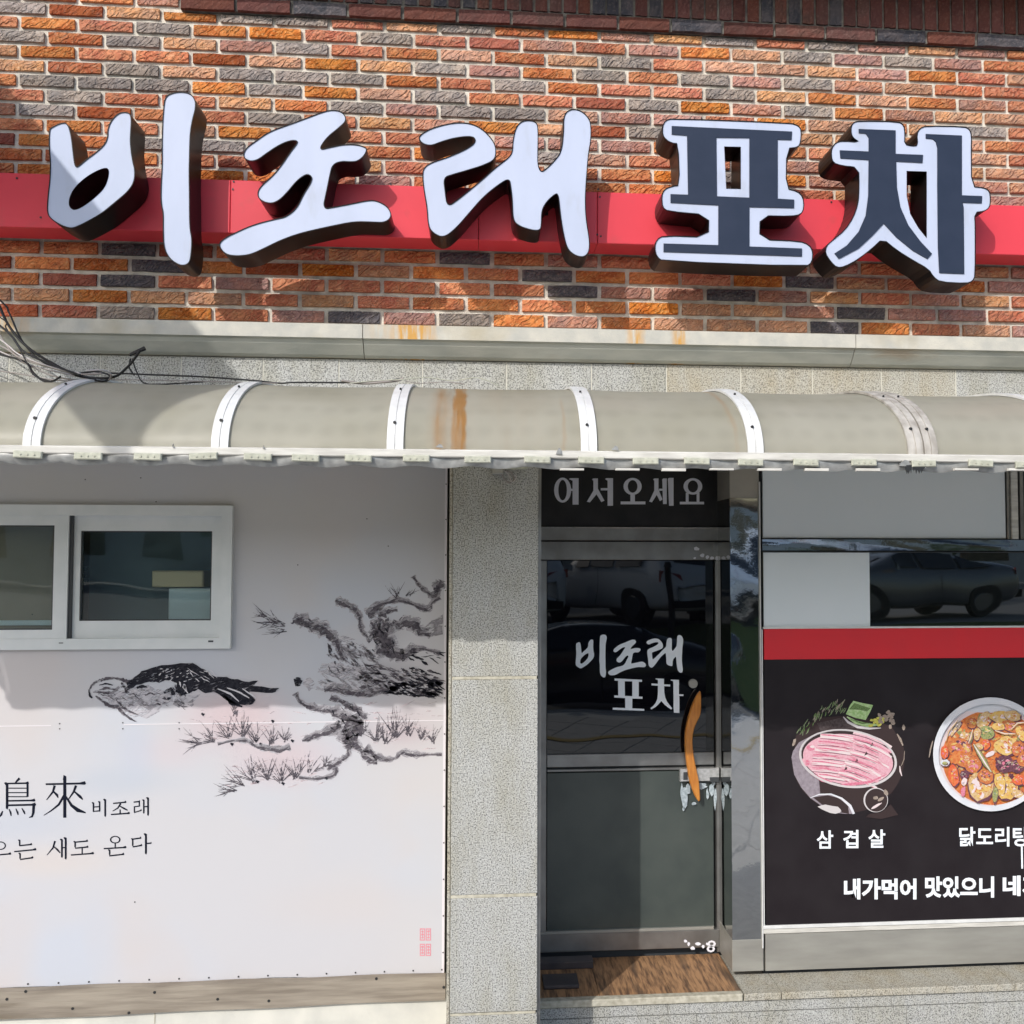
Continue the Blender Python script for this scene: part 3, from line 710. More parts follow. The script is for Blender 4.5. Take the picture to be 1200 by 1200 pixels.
# ================================================================ CABLES
def catm(pts, n=8):
    P = [Vector(p) for p in pts]; P = [P[0]]+P+[P[-1]]; out = []
    for i in range(1, len(P)-2):
        for k in range(n):
            t = k/n; a, b, c, d = P[i-1], P[i], P[i+1], P[i+2]
            out.append(.5*((2*b)+(-a+c)*t+(2*a-5*b+4*c-d)*t*t+(-a+3*b-3*c+d)*t**3))
    out.append(P[-2]); return out
def cable(pp, y, r, mt, parent, name='cable'):
    pts = []
    for i, p in enumerate(pp):
        yy = y if not isinstance(y, (list, tuple)) else y[0]+(y[1]-y[0])*i/(len(pp)-1)
        X, Zz = A(p[0], p[1], yy); pts.append((X, yy+.006*math.sin(i*2.3), Zz))
    MB().tube(catm(pts), r, 6).build(name, M[mt], parent, smooth=True)
cb = thing('cable_bundle', 'sagging bundle of black and pinkish cables over the left end of the awning', 'cables', (-1.7, -.6, EYE+.6))
cables = [([(-60, 250), (-10, 340), (10, 380), (30, 405), (60, 425), (95, 441), (130, 442), (150, 430), (165, 410)], .005, 'cable_black'),
 ([(-60, 300), (0, 352), (12, 368), (26, 400), (50, 424), (88, 437), (112, 435), (130, 441), (120, 447), (95, 440)], .0035, 'cable_black'),
 ([(-60, 390), (0, 412), (30, 426), (60, 434), (95, 442), (110, 448), (124, 446), (131, 440), (122, 434), (100, 434)], .003, 'cable_pale'),
 ([(-60, 380), (0, 405), (25, 420), (50, 428), (90, 438), (120, 438)], .0035, 'cable_grey'),
 ([(-60, 395), (0, 415), (30, 424), (38, 436), (50, 446), (62, 447), (70, 441)], .004, 'cable_black'),
 ([(-60, 340), (-5, 378), (15, 395), (28, 412), (60, 427), (95, 440)], .004, 'cable_black'),
 ([(-40, 318), (-5, 385), (20, 418), (55, 438), (90, 446), (105, 448), (125, 446), (131, 439)], .003, 'cable_grey'),
 ([(-60, 360), (0, 398), (22, 415), (45, 425), (70, 433), (95, 438)], .003, 'cable_pale'),
 ([(-80, 330), (0, 372), (8, 385), (22, 408), (34, 430), (42, 441), (60, 447)], .0025, 'cable_black'),
 ([(-60, 428), (10, 436), (60, 445), (92, 447)], .0025, 'cable_grey')]
for i, (pp, r, mt) in enumerate(cables): cable(pp, (-.44, -.68), r, mt, cb)
for x0, y0, x1, y1, r in ((88, 439, 98, 440, .009), (80, 447, 92, 447, .007), (152, 416, 170, 408, .008)):
    a = A(x0, y0, -.62); b = A(x1, y1, -.62)
    MB().tube([(a[0], -.62, a[1]), (b[0], -.62, b[1])], [r*.7, r], 8).build('splice_sleeve', M['cable_black'], cb)
cable([(155, 420), (160, 436), (172, 450), (210, 449), (240, 447)], -.62, .0025, 'cable_black', cb)
cable([(153, 420), (151, 430), (158, 440)], -.62, .003, 'cable_black', cb)
tw = thing('thin_cable', 'thin black cable running right along the top of the awning', 'cable', (-1.2, -.6, EYE+.58))
cable([(128, 437), (180, 439), (240, 442), (300, 446), (328, 449), (345, 448.5), (400, 448), (440, 448), (470, 444)], -.62, .003, 'cable_black', tw)
cable([(130, 445), (170, 445), (230, 447), (325, 449)], -.625, .0018, 'cable_grey', tw)
tw2 = thing('twisted_wire', 'loose twist of thin greenish wire lying on the awning above the middle ribs', 'wire', (-.4, -.62, EYE+.58))
cable([(400, 446), (425, 449), (450, 448), (465, 446), (473, 443)], -.63, .0045, 'cable_grey', tw2, 'wire')
cable([(410, 449), (440, 446), (470, 445), (500, 442), (530, 446), (560, 443), (585, 452)], -.635, .0018, 'clip', tw2, 'wire')
cable([(474, 446), (490, 449), (520, 448), (545, 450)], -.635, .0015, 'cable_grey', tw2, 'wire')

# ================================================================ LEFT SHOPFRONT
BY = .15
ban = thing('wall_banner', 'large white vinyl banner with an ink painting of a bird and plum tree', 'banner', (-1.6, BY, EYE-1.79))
bx1 = A(522, 900, BY)[0]; bx0 = -3.25
wx0, wz0 = A(-170, 760, BY); wx1, wz1 = A(272, 593, BY)
q = MB(); nx, nz = 40, 30
top = EYE+.50
botf = lambda X: EYE-1.787+.004*math.sin(X*5)+.006*math.sin(X*13)*.5-.002*(X+1)
outl = [(bx0, top), (bx0, botf(bx0))]+[(bx0+(bx1-bx0)*i/30, botf(bx0+(bx1-bx0)*i/30)) for i in range(1, 30)]+[(bx1, botf(bx1)), (bx1, top)]
q.prism(outl, BY, BY+.006, [[(A(-290, 700, BY)[0], A(200, 752, BY)[1]), (A(266, 700, BY)[0], A(200, 752, BY)[1]), (A(266, 700, BY)[0], A(200, 600, BY)[1]), (A(-290, 700, BY)[0], A(200, 600, BY)[1])]])
q.build('sheet', M['banner'], ban)
MB().box(bx1-.010, bx1, BY-.0006, BY, EYE-1.786, top).build('hem', M['banner_edge'], ban)
q = MB()
for i in range(26): 
    X = bx0+.05+i*(bx1-bx0-.06)/25; q.tube([(X, BY-.003, EYE-1.772), (X, BY, EYE-1.772)], .0035, 6)
for i in range(14): Zz = EYE-1.7+i*.155; q.tube([(bx1-.005, BY-.003, Zz), (bx1-.005, BY, Zz)], .003, 6)
for p in ((70, 848), (70, 854), (144, 847), (144, 854), (210, 847), (210, 854), (290, 849), (100, 562), (165, 560), (183, 588), (430, 608), (455, 640), (349, 662), (38, 720), (158, 1057)):
    X, Zz = A(p[0], p[1], BY); q.tube([(X, BY-.002, Zz), (X, BY, Zz)], .0028, 6)
q.build('tack', M['screw'], ban, kind='stuff')
a = A(0, 851, BY)[1]
q = MB(); q.box(bx0, A(60, 850, BY)[0], BY-.0012, BY-.0002, a-.0018, a+.0018); q.box(A(145, 850, BY)[0], bx1-.01, BY-.0012, BY-.0002, a-.002, a+.002)
q.build('seam', M['banner_edge'], ban)

rk = random.Random(11)
def ink_stroke(q, pts, y, rag=.35, px=True, plane=None, sub=5):
    """brush stroke: (x, y, width) stations in photograph pixels, ragged edges"""
    P = []
    for i in range(len(pts)-1):
        a, b = pts[i], pts[i+1]
        for k in range(sub): t = k/sub; P.append(tuple(a[j]+(b[j]-a[j])*t for j in range(3)))
    P.append(pts[-1])
    Lp, Rp = [], []
    for i, (x, yy, w) in enumerate(P):
        a = P[max(0, i-1)]; b = P[min(len(P)-1, i+1)]
        dx, dy = b[0]-a[0], b[1]-a[1]; l = math.hypot(dx, dy) or 1
        nx_, ny_ = -dy/l, dx/l
        w1 = w/2*(1+rk.uniform(-rag, rag)); w2 = w/2*(1+rk.uniform(-rag, rag))
        Lp.append((x+nx_*w1, yy+ny_*w1)); Rp.append((x-nx_*w2, yy-ny_*w2))
    n = len(q.v)
    for (a, b), (c, d) in zip(Lp, Rp):
        X, Zz = A(a, b, y); q.v.append((X, y, Zz)); X, Zz = A(c, d, y); q.v.append((X, y, Zz))
    for i in range(len(Lp)-1): q.f.append((n+2*i, n+2*i+1, n+2*i+3, n+2*i+2)); q.m.append(q.k)
def ink_poly(q, pts, y, rag=1., sub=3):
    P = []
    for i in range(len(pts)):
        a, b = pts[i], pts[(i+1) % len(pts)]
        for k in range(sub):
            t = k/sub; P.append((a[0]+(b[0]-a[0])*t+rk.uniform(-rag, rag), a[1]+(b[1]-a[1])*t+rk.uniform(-rag, rag)))
    q.flat([A(x, yy, y) for x, yy in P], y)
def brush(q, pts, y):
    C_ = catm([(a, b, c) for a, b, c in pts], 6)
    k0 = q.k
    for lay, mul, rag, dy, sh in ((1, 1.35, .12, .0003, 0), (2, 1.0, .14, .0001, 0), (3, .55, .5, 0, .18)):
        q.k = lay; P = []
        for n_, p in enumerate(C_):
            w = max(.4, p[2]*mul*(1+.22*math.sin(n_*1.3+pts[0][0])+.15*math.sin(n_*.6+pts[0][1])))
            P.append((p[0]+sh*p[2]*math.sin(n_*.5), p[1]+sh*p[2], w))
        ink_stroke(q, P, y+dy, rag, sub=1)
    q.k = k0
def fan(q, cx, cy, n, a0, a1, ln, y, w=.75):
    for i in range(n):
        a = math.radians(a0+(a1-a0)*(i+rk.uniform(-.4, .4))/max(1, n-1)); l = ln*rk.uniform(.55, 1.15); c_ = rk.uniform(-.25, .25)
        x0, y0 = cx+rk.uniform(-3, 3), cy+rk.uniform(-2, 2)
        pts = [(x0+math.cos(a+c_*t)*l*t, y0-math.sin(a+c_*t)*l*t, w*(1.5-1.2*t)) for t in (0, .35, .7, 1.)]
        if max(p[0] for p in pts) > 518.5: continue
        ink_stroke(q, pts, y-rk.random()*.0001, .2, sub=1)
        if rk.random() < .5:
            a2 = a+rk.choice((-.5, .5)); m_ = pts[1]; ink_stroke(q, [(m_[0], m_[1], w), (m_[0]+math.cos(a2)*l*.4, m_[1]-math.sin(a2)*l*.4, .3)], y, .1, sub=1)
def dabs(q, pts, y, dens=1., sz=.55):
    for i in range(len(pts)-1):
        a, b = pts[i], pts[i+1]; l = math.hypot(b[0]-a[0], b[1]-a[1])
        for _ in range(max(2, int(l*dens*(a[2]+b[2])*.09+1))):
            t = rk.random(); w = a[2]+(b[2]-a[2])*t; th = math.atan2(b[1]-a[1], b[0]-a[0])+rk.uniform(-.5, .5)
            x = a[0]+(b[0]-a[0])*t+rk.gauss(0, w*.28); yy = a[1]+(b[1]-a[1])*t+rk.gauss(0, w*.28)
            L_ = w*sz*rk.uniform(.7, 1.8)+1.5; ww = w*sz*rk.uniform(.25, .6)+.6; dx, dy = math.cos(th)*L_/2, math.sin(th)*L_/2
            ink_stroke(q, [(x-dx, yy-dy, ww*.4), (x-dx*.3, yy-dy*.3+rk.uniform(-.6, .6), ww), (x+dx*.4, yy+dy*.4, ww*.9), (x+dx, yy+dy, .4)], y-rk.random()*.00015, .4, sub=2)
def flecks(q, n, cx, cy, rx, ry, ang, ln, wd, y, bound=None):
    for _ in range(n):
        for _t in range(20):
            x, yy = cx+rk.uniform(-rx, rx), cy+rk.uniform(-ry, ry)
            if bound is None or inside((x, yy), bound): break
        else: continue
        a = math.radians(ang+rk.uniform(-22, 22)); l = ln*rk.uniform(.4, 1.2); w = wd*rk.uniform(.4, 1.3)
        dx, dy = math.cos(a)*l/2, math.sin(a)*l/2
        ink_stroke(q, [(x-dx, yy-dy, w*.25), (x-dx*.3, yy-dy*.3+rk.uniform(-1, 1), w), (x+dx*.4, yy+dy*.4, w*.8), (x+dx, yy+dy, .3)], y, .45, sub=2)
def twigs(q, n, cx, cy, rx, ry, lo, hi, y, ln=14, w=.9):
    for _ in range(n):
        x, yy = cx+rk.uniform(-rx, rx), cy+rk.uniform(-ry, ry)*.6+ry*.3
        a = math.radians(rk.uniform(lo, hi)); l = ln*rk.uniform(.4, 1.2)
        x2, y2 = x+math.cos(a)*l, yy-math.sin(a)*l
        if x2 > 519 or x > 519: continue
        ink_stroke(q, [(x, yy, w*1.5), ((x+x2)/2+rk.uniform(-1.5, 1.5), (yy+y2)/2, w), (x2, y2, .35)], y, .3, sub=2)
I0 = BY-.0006
# rose wash, pale and grey strokes, then darks on top
q = MB(); q.k = 0; 
flecks(q, 26, 290, 850, 75, 18, -8, 16, 1.5, I0); flecks(q, 26, 325, 905, 60, 16, -8, 16, 1.5, I0); flecks(q, 30, 470, 850, 45, 28, -5, 16, 1.6, I0)
q.k = 1; y_ = I0-.0004
trunk = [(392, 770), (405, 748), (425, 752), (450, 780), (480, 790), (516, 795), (518, 818), (470, 812), (400, 812), (352, 812), (356, 800), (375, 792), (405, 780)]
flecks(q, 120, 450, 785, 75, 38, 28, 20, 3.2, y_, trunk)
ink_poly(q, [(372, 788), (378, 777), (395, 776), (410, 782), (425, 780), (432, 790), (425, 798), (400, 797), (385, 790)], y_-.0001)
ink_poly(q, [(120, 815), (150, 806), (175, 803), (196, 812), (215, 814), (234, 815), (226, 823), (205, 824), (190, 822), (186, 836), (170, 842), (150, 838), (135, 828)], y_-.0002, 1.6)
ink_poly(q, [(355, 800), (362, 793), (370, 800), (362, 810)], y_-.0001)
q.k = 2; y_ = I0-.0008
for i_, s in enumerate(([(393, 703, 5), (400, 706, 9), (412, 711, 7), (421, 722, 7), (424, 738, 5), (430, 746, 4), (434, 752, 5)],
          [(432, 722, 10), (440, 712, 9), (462, 703, 6), (480, 706, 5), (500, 714, 6), (506, 706, 5), (516, 700, 4)],
          [(484, 675, 5), (490, 684, 4), (500, 693, 5), (508, 698, 7), (516, 690, 5)],
          [(508, 690, 8), (516, 684, 10), (518, 680, 6)],
          [(346, 812, 5), (353, 823, 5), (370, 830, 7), (388, 832, 9), (402, 838, 12), (425, 846, 9)],
          [(405, 842, 30), (412, 855, 30), (420, 862, 14)],
          [(398, 848, 9), (380, 858, 9), (364, 864, 7), (354, 868, 3)], [(402, 860, 14), (408, 874, 8), (408, 884, 5), (400, 890, 5)],
          [(412, 868, 10), (424, 880, 9), (436, 890, 11), (440, 895, 4)], [(428, 876, 9), (445, 888, 7), (462, 889, 4), (470, 882, 5), (486, 884, 8), (500, 884, 3), (518, 884, 4)],
          [(400, 890, 8), (390, 896, 7), (384, 902, 5)], [(340, 875, 5), (325, 878, 8), (300, 874, 4), (290, 868, 5), (272, 868, 3), (255, 872, 3)],
          [(394, 898, 4), (390, 908, 6), (372, 912, 4), (350, 911, 3)],
          [(444, 722, 14), (452, 716, 8), (466, 714, 5)], [(380, 808, 8), (395, 806, 9), (420, 812, 10), (455, 808, 8)])):
    (brush if i_ < 18 else ink_stroke)(q, s, y_)
flecks(q, 110, 455, 788, 70, 32, 26, 17, 2.4, y_-.0001, trunk)
ink_poly(q, [(492, 742), (505, 728), (519, 720), (519, 744), (500, 746)], y_)
for s in ([(104, 810, 1), (108, 803, 2), (118, 797, 2.5), (132, 794, 2), (145, 797, 3), (152, 802, 4)], [(115, 809, 1), (124, 807, 2.2), (134, 808, 1)], [(110, 812, 1), (120, 811, 3), (132, 812, 4), (140, 805, 3)],
          [(113, 816, 2), (124, 826, 4), (138, 829, 5), (146, 838, 3), (158, 845, 1.5)], [(140, 822, 2), (148, 832, 3), (162, 838, 1.5)], [(150, 828, 2), (160, 820, 5), (175, 830, 6), (185, 824, 2)], [(205, 822, 8), (212, 828, 5)], [(222, 822, 9), (226, 827, 4)]):
    ink_stroke(q, s, y_, .35)
flecks(q, 24, 170, 815, 45, 9, 10, 9, 2, y_-.0001)
q.k = 3; y_ = I0-.0012
for s in ([(343, 727, 6), (352, 726, 12), (365, 732, 13), (380, 738, 14), (392, 748, 10), (396, 758, 7), (404, 772, 6)],
          [(436, 745, 12), (446, 734, 20), (452, 748, 24), (450, 760, 16), (462, 765, 14), (472, 770, 9)],
          [(460, 728, 4), (470, 732, 10), (480, 728, 12), (490, 738, 12), (505, 744, 6)],
          [(470, 770, 12), (482, 762, 10), (496, 760, 5), (516, 766, 4)], [(387, 817, 6), (400, 822, 5), (412, 828, 6), (424, 831, 4)], [(404, 828, 5), (418, 832, 5), (425, 838, 8), (430, 842, 3)]):
    brush(q, s, y_); dabs(q, s, y_, .25, .3)
flecks(q, 70, 470, 795, 50, 22, 18, 15, 2.6, y_-.0001, [(430, 780), (518, 785), (518, 818), (420, 808)])
flecks(q, 26, 410, 772, 26, 16, 50, 10, 2.4, y_-.0001)
for cx, cy, n_, a0, a1, ln in ((300, 868, 9, 60, 150, 22), (284, 862, 12, 50, 140, 26), (268, 864, 12, 70, 170, 26), (250, 868, 10, 100, 195, 26), (234, 870, 10, 140, 215, 24), (318, 872, 8, 40, 120, 20), (335, 868, 7, 50, 130, 18), (275, 838, 8, 60, 120, 14),
                               (345, 912, 10, 40, 130, 26), (330, 916, 12, 50, 140, 28), (314, 914, 12, 60, 150, 28), (298, 916, 12, 80, 165, 28), (284, 920, 10, 120, 190, 28), (275, 926, 7, 150, 205, 24), (362, 906, 8, 30, 100, 22), (378, 898, 6, 20, 100, 16),
                               (440, 868, 12, 50, 140, 26), (452, 870, 10, 40, 120, 24), (464, 864, 14, 50, 130, 32), (478, 862, 10, 40, 120, 24), (494, 866, 8, 50, 120, 20), (508, 870, 8, 60, 130, 22), (428, 860, 6, 60, 130, 16),
                               (332, 732, 9, 135, 195, 30), (322, 730, 8, 140, 200, 28), (312, 722, 7, 130, 180, 18), (333, 738, 6, 170, 210, 26), (466, 700, 9, 60, 140, 17), (478, 698, 6, 20, 60, 14)):
    fan(q, cx, cy, n_, a0, a1, ln, y_)
for s in ([(105, 808, 1.6), (108, 802, 2.6), (115, 798, 2.6), (124, 795.5, 3.2), (134, 794.5, 2.6), (144, 796.5, 3.6), (153, 800, 5), (158, 804, 3)], [(116, 808.5, 1.2), (124, 806, 2.8), (132, 807, 2), (138, 809, 1)], [(109, 811, 1), (118, 811.5, 2), (128, 812.5, 2.2)],
          [(111, 815, 1.4), (120, 821, 2.6), (128, 827, 4.2), (138, 829, 4.4), (145, 836, 2.6), (152, 842, 2), (160, 846, 1)], [(136, 820, 1.2), (144, 829, 2.8), (152, 834, 2), (162, 838, 1)], [(142, 800, 2), (147, 806, 3), (148, 812, 1.5)], [(170, 815, 1), (176, 812, 2), (182, 814, 1)]):
    ink_stroke(q, s, y_-.0002, .45)
flecks(q, 22, 130, 812, 20, 9, 20, 7, 1.1, y_-.0002); flecks(q, 26, 180, 822, 40, 9, 25, 8, 1.3, y_-.0002); flecks(q, 14, 205, 808, 12, 6, 70, 7, 2.4, y_-.0002)
q.k = 4; y_ = I0-.0016
ink_poly(q, [(148, 800), (158, 793), (166, 787), (182, 781), (205, 777.5), (226, 777.5), (240, 785), (252, 793), (266, 794), (278, 796), (286, 799), (303, 798), (296, 804), (327, 807), (320, 812), (292, 811), (300, 820), (294, 826), (276, 826), (262, 818), (252, 811), (240, 812), (232, 808), (222, 812), (212, 815), (205, 811), (208, 800), (196, 797), (186, 800), (175, 799), (160, 803), (149, 810)], y_, .8)
for s in ([(104, 808, 1), (105, 815, 3), (108, 818, 1.5)], [(160, 806, 2), (166, 804, 4), (172, 805, 2)], [(192, 812, 3), (200, 808, 5), (204, 814, 3)], [(200, 818, 2), (196, 819, 4)],
          [(262, 815, 3), (272, 824, 5), (284, 828, 2)], [(116, 803, .8), (124, 801, 2), (132, 803, 1)]):
    ink_stroke(q, s, y_, .3)
ink_stroke(q, [(345, 800, 8), (349, 799, 10), (353, 801, 7)], y_, .2)
flecks(q, 16, 405, 845, 20, 20, 50, 7, 1.6, y_); flecks(q, 12, 450, 745, 14, 20, 60, 8, 2., y_); flecks(q, 30, 500, 790, 18, 26, 15, 14, 2.6, y_)
flecks(q, 60, 485, 806, 32, 9, 14, 13, 3, y_-.0001, [(440, 800), (517, 798), (517, 818), (430, 812)])
for p in ((272, 872), (306, 872), (343, 868), (302, 916), (332, 918), (383, 912), (238, 837), (320, 845), (300, 868)): ink_stroke(q, [(p[0]-2, p[1]-1, 2), (p[0]+1, p[1]+1, 3.4)], y_, .2)
q.k = 5; y_ = I0-.0020
flecks(q, 30, 205, 792, 18, 8, -20, 5, 1.1, y_); flecks(q, 10, 238, 792, 14, 6, 35, 14, 1.2, y_); flecks(q, 6, 215, 803, 6, 6, 70, 9, 2, y_)
for s in ([(255, 807, 1), (270, 813, 2.6), (280, 822, 1)], [(266, 806, 1), (280, 811, 2.2), (292, 818, 1)], [(284, 807, 1), (296, 815, 2), (300, 818, .8)]): ink_stroke(q, s, y_, .2)

q.build('ink_painting', [M[n] for n in ('ink_rose', 'ink_pale', 'ink_grey', 'ink_dark', 'ink_black', 'ink_white')], ban, label='ink wash print of a crouching black bird and gnarled plum branches', kind='stuff')
# ---- lettering helpers: strokes drawn in the photograph's pixels through a zoom (x0, y0, k)
def glyphs(spec, x0, y0, k, plane, name, mt, parent, label=None, th=.0007, cuts=(), chars=None):
    groups = {}
    for i, g in enumerate(spec):
        kind, a = g[0], g[1:]
        xs = [a[0]] if kind == 'r' else ([a[0], a[2]] if kind == 'b' else (list(a[0::2]) if kind == 'p' else list(a[0::3])))
        cx = sum(xs)/len(xs); key = sum(1 for c in cuts if cx > c)
        q = groups.setdefault(key, MB()); y = plane-th-(i % 5)*.00006
        T = lambda x, yy: A(x0+x/k, y0+yy/k, y)
        if kind == 'r':      # ring cx cy rx ry tx ty
            cx, cy, rx, ry, tx, ty = a
            o = [T(cx+rx*math.cos(t*math.pi/14), cy+ry*math.sin(t*math.pi/14)) for t in range(28)]
            h = [T(cx+(rx-tx)*math.cos(t*math.pi/14), cy+(ry-ty)*math.sin(t*math.pi/14)) for t in range(28)]
            q.flat(o, y, [h])
        elif kind == 'b':    # bar x0 y0 x1 y1
            q.flat([T(a[0], a[1]), T(a[2], a[1]), T(a[2], a[3]), T(a[0], a[3])], y)
        elif kind == 'p':
            q.flat([T(a[j], a[j+1]) for j in range(0, len(a), 2)], y)
        elif kind == 's':    # stroke x y w ...
            pts = [(x0+a[j]/k, y0+a[j+1]/k, (a[j+2]*1.12+.8)/k) for j in range(0, len(a), 3)]
            ink_stroke(q, pts, y, 0., sub=1)
    for n_, key in enumerate(sorted(groups)):
        groups[key].build(name, mt, parent, label=(label+' '+chars[n_]) if chars and label else label)
def ser(x, y0, y1, w, lean=0): # serifed upright of a book face
    w = w*1.22
    return ('p', x-w/2-w*.7, y0-w*.2, x-w/2+w*.1, y0-w*.5, x+w/2, y0, x+w/2+lean, y1-w, x+w*.2+lean, y1, x-w/2+lean, y1-w*.5, x-w/2, y0+w*.8)
def hor(x0, y0, x1, y1, w):
    w = w*1.35
    return ('s', x0, y0, w*.7, x0+(x1-x0)*.15, y0+(y1-y0)*.15, w*.75, x1-(x1-x0)*.15, y1-(y1-y0)*.15, w*.8, x1-w*.5, y1-w*.2, w*1.5, x1, y1+w*.3, w*.3)
bird = [ # 鳥 (the edge of it) and 來
 ('s', 92, 688, 10, 80, 700, 8, 70, 712, 4), hor(28, 713, 135, 711, 6), ser(33, 712, 835, 10), ('b', 124, 712, 134, 775), ('b', 33, 732, 125, 737), ('b', 33, 753, 125, 758), ('b', 33, 772, 130, 777),
 hor(33, 794, 165, 792, 6), hor(30, 815, 168, 812, 7), ('s', 158, 813, 11, 156, 850, 10, 150, 868, 8, 136, 872, 2),
 ('s', 12, 842, 4, 6, 858, 9, -4, 872, 3), ('s', 42, 832, 3, 50, 850, 7, 52, 864, 4), ('s', 74, 830, 3, 82, 848, 7, 85, 860, 4), ('s', 102, 828, 3, 112, 845, 7, 117, 856, 4),
 hor(214, 716, 402, 712, 7), ('b', 296, 682, 311, 873), ('s', 296, 684, 20, 310, 686, 12),
 ('s', 256, 722, 10, 248, 752, 8, 218, 790, 3), ('s', 246, 745, 5, 268, 768, 10, 272, 780, 3), ('s', 356, 722, 10, 345, 752, 8, 320, 788, 3), ('s', 346, 748, 5, 376, 775, 11, 388, 788, 4),
 ('s', 300, 770, 10, 275, 812, 8, 240, 840, 5, 205, 862, 2), ('s', 306, 770, 6, 335, 815, 11, 365, 838, 16, 402, 850, 4)]
glyphs(bird, 0, 740, 4, BY, 'lettering', M['text_black'], ban, 'large black character', cuts=(190,), chars='鳥來')
small = [ser(438, 803, 848, 6), ser(467, 798, 846, 6), hor(440, 823, 467, 821, 4), hor(440, 843, 467, 841, 4), ser(493, 788, 870, 7),
 hor(530, 806, 592, 800, 5), ('s', 566, 806, 7, 552, 828, 5, 528, 842, 3), ('s', 560, 818, 4, 582, 830, 7, 598, 838, 4), ('b', 560, 834, 566, 856), hor(520, 858, 608, 852, 5),
 hor(626, 800, 656, 797, 5), ('b', 650, 798, 656, 820), hor(628, 822, 656, 818, 4), ('b', 627, 820, 633, 848), hor(628, 849, 664, 838, 4), ser(674, 790, 855, 6), ser(694, 780, 865, 7), hor(676, 822, 692, 820, 4),
 ('r', 2, 1004, 26, 20, 6, 5), hor(-40, 1050, 52, 1042, 5),
 ser(92, 978, 1008, 6), hor(92, 1004, 150, 998, 5), hor(66, 1032, 170, 1022, 5), ser(94, 1040, 1068, 6), hor(94, 1069, 156, 1060, 5),
 ('s', 258, 982, 7, 248, 1015, 6, 220, 1048, 2), ('s', 252, 1008, 4, 268, 1022, 7, 282, 1038, 4), ser(290, 975, 1062, 7), ser(308, 968, 1070, 8), hor(291, 1014, 305, 1013, 4),
 hor(350, 988, 412, 982, 5), ser(352, 985, 1014, 6), hor(352, 1016, 414, 1010, 5), ('b', 382, 1012, 388, 1045), hor(332, 1048, 440, 1040, 5),
 ('r', 540, 976, 25, 18, 7, 5), ('b', 537, 992, 543, 1014), hor(486, 1018, 592, 1012, 5), ser(514, 1024, 1050, 6), hor(512, 1052, 582, 1044, 5),
 hor(618, 974, 662, 968, 5), ser(622, 972, 1008, 6), hor(622, 1010, 666, 1002, 5), ser(684, 950, 1046, 8), hor(686, 994, 710, 992, 5)]
glyphs(small[:small.index(('r', 2, 1004, 26, 20, 6, 5))], 0, 740, 4, BY, 'lettering', M['text_black'], ban, 'small black syllable', cuts=(512, 616), chars='비조래')
glyphs(small[small.index(('r', 2, 1004, 26, 20, 6, 5)):], 0, 740, 4, BY, 'lettering', M['text_black'], ban, 'small black syllable', cuts=(58, 200, 325, 460, 606), chars='으는새도온다')
# the two little seals
sl_ = []
for (x, y) in ((492, 1088), (499, 1088), (492, 1106), (499, 1106)):
    sl_ += [('b', x, y, x+6, y+1.2), ('b', x, y+13, x+6, y+14.2), ('b', x, y, x+1, y+14), ('b', x+5, y, x+6, y+14)]
    for j in range(3): sl_.append(('b', x+1.5, y+3+j*3.5+rk.uniform(-.5, .5), x+4.6, y+4.3+j*3.5))
    sl_.append(('b', x+2.6, y+2, x+3.5, y+12))
glyphs(sl_, 0, 0, 1, BY, 'seal_stamp', M['seal'], ban, 'small pink-red seal mark')

# wooden board and base below the banner
wb = thing('wood_board', 'weathered brown timber board with nail holes under the banner', 'board', (-1.6, .10, EYE-1.9))
q = MB(); N = 40
bz = lambda X: EYE-1.888+.009*(X+1)+.002*math.sin(X*9)
tz = lambda X: EYE-1.782+.002*math.sin(X*11)
P_ = [(bx0+(A(522, 1150, .11)[0]-bx0)*i/N) for i in range(N+1)]
q.prism([(X, bz(X)) for X in P_]+[(X, tz(X)) for X in reversed(P_)], .105, .145)
q.build('plank', M['wood_board'], wb)
q = MB()
for p in ((181, 1163), (8, 1171), (85, 1182), (151, 1187), (255, 1171), (441, 1147), (520, 1157), (315, 1173), (30, 1162)):
    X, Zz = A(p[0], p[1], .104); q.tube([(X, .1035, Zz), (X, .106, Zz)], .006, 8)
q.build('nail_hole', M['screw'], wb, kind='stuff')
bs_ = thing('base_wall', 'low cream painted plinth below the timber board at bottom left', 'wall', (-1.6, .11, 0))
MB().box(bx0-1, A(523, 1190, .12)[0], .125, .4, -.05, EYE-1.84).build('plinth', M['paint_base'], bs_)
q = MB(); q.box(A(181, 1195, .12)[0]-.002, A(181, 1195, .12)[0]+.002, .1235, .126, 0, EYE-1.87); q.build('joint', M['caulk_tan'], bs_)
lw = thing('rendered_wall', 'plain grey wall behind the banner with the window opening', 'wall', (-3, .3, 0))
wxa, wxb = A(-330, 700, .17)[0], A(270, 700, .17)[0]
wza, wzb = A(200, 758, .17)[1], A(200, 596, .17)[1]
q = MB(); q.box(-4.2, wxa, .157, .30, 0, EYE+.60); q.box(wxb, -.15, .157, .30, 0, EYE+.60); q.box(wxa, wxb, .157, .30, 0, wza); q.box(wxa, wxb, .157, .30, wzb, EYE+.60)
q.build('masonry', M['wall_plain'], lw)

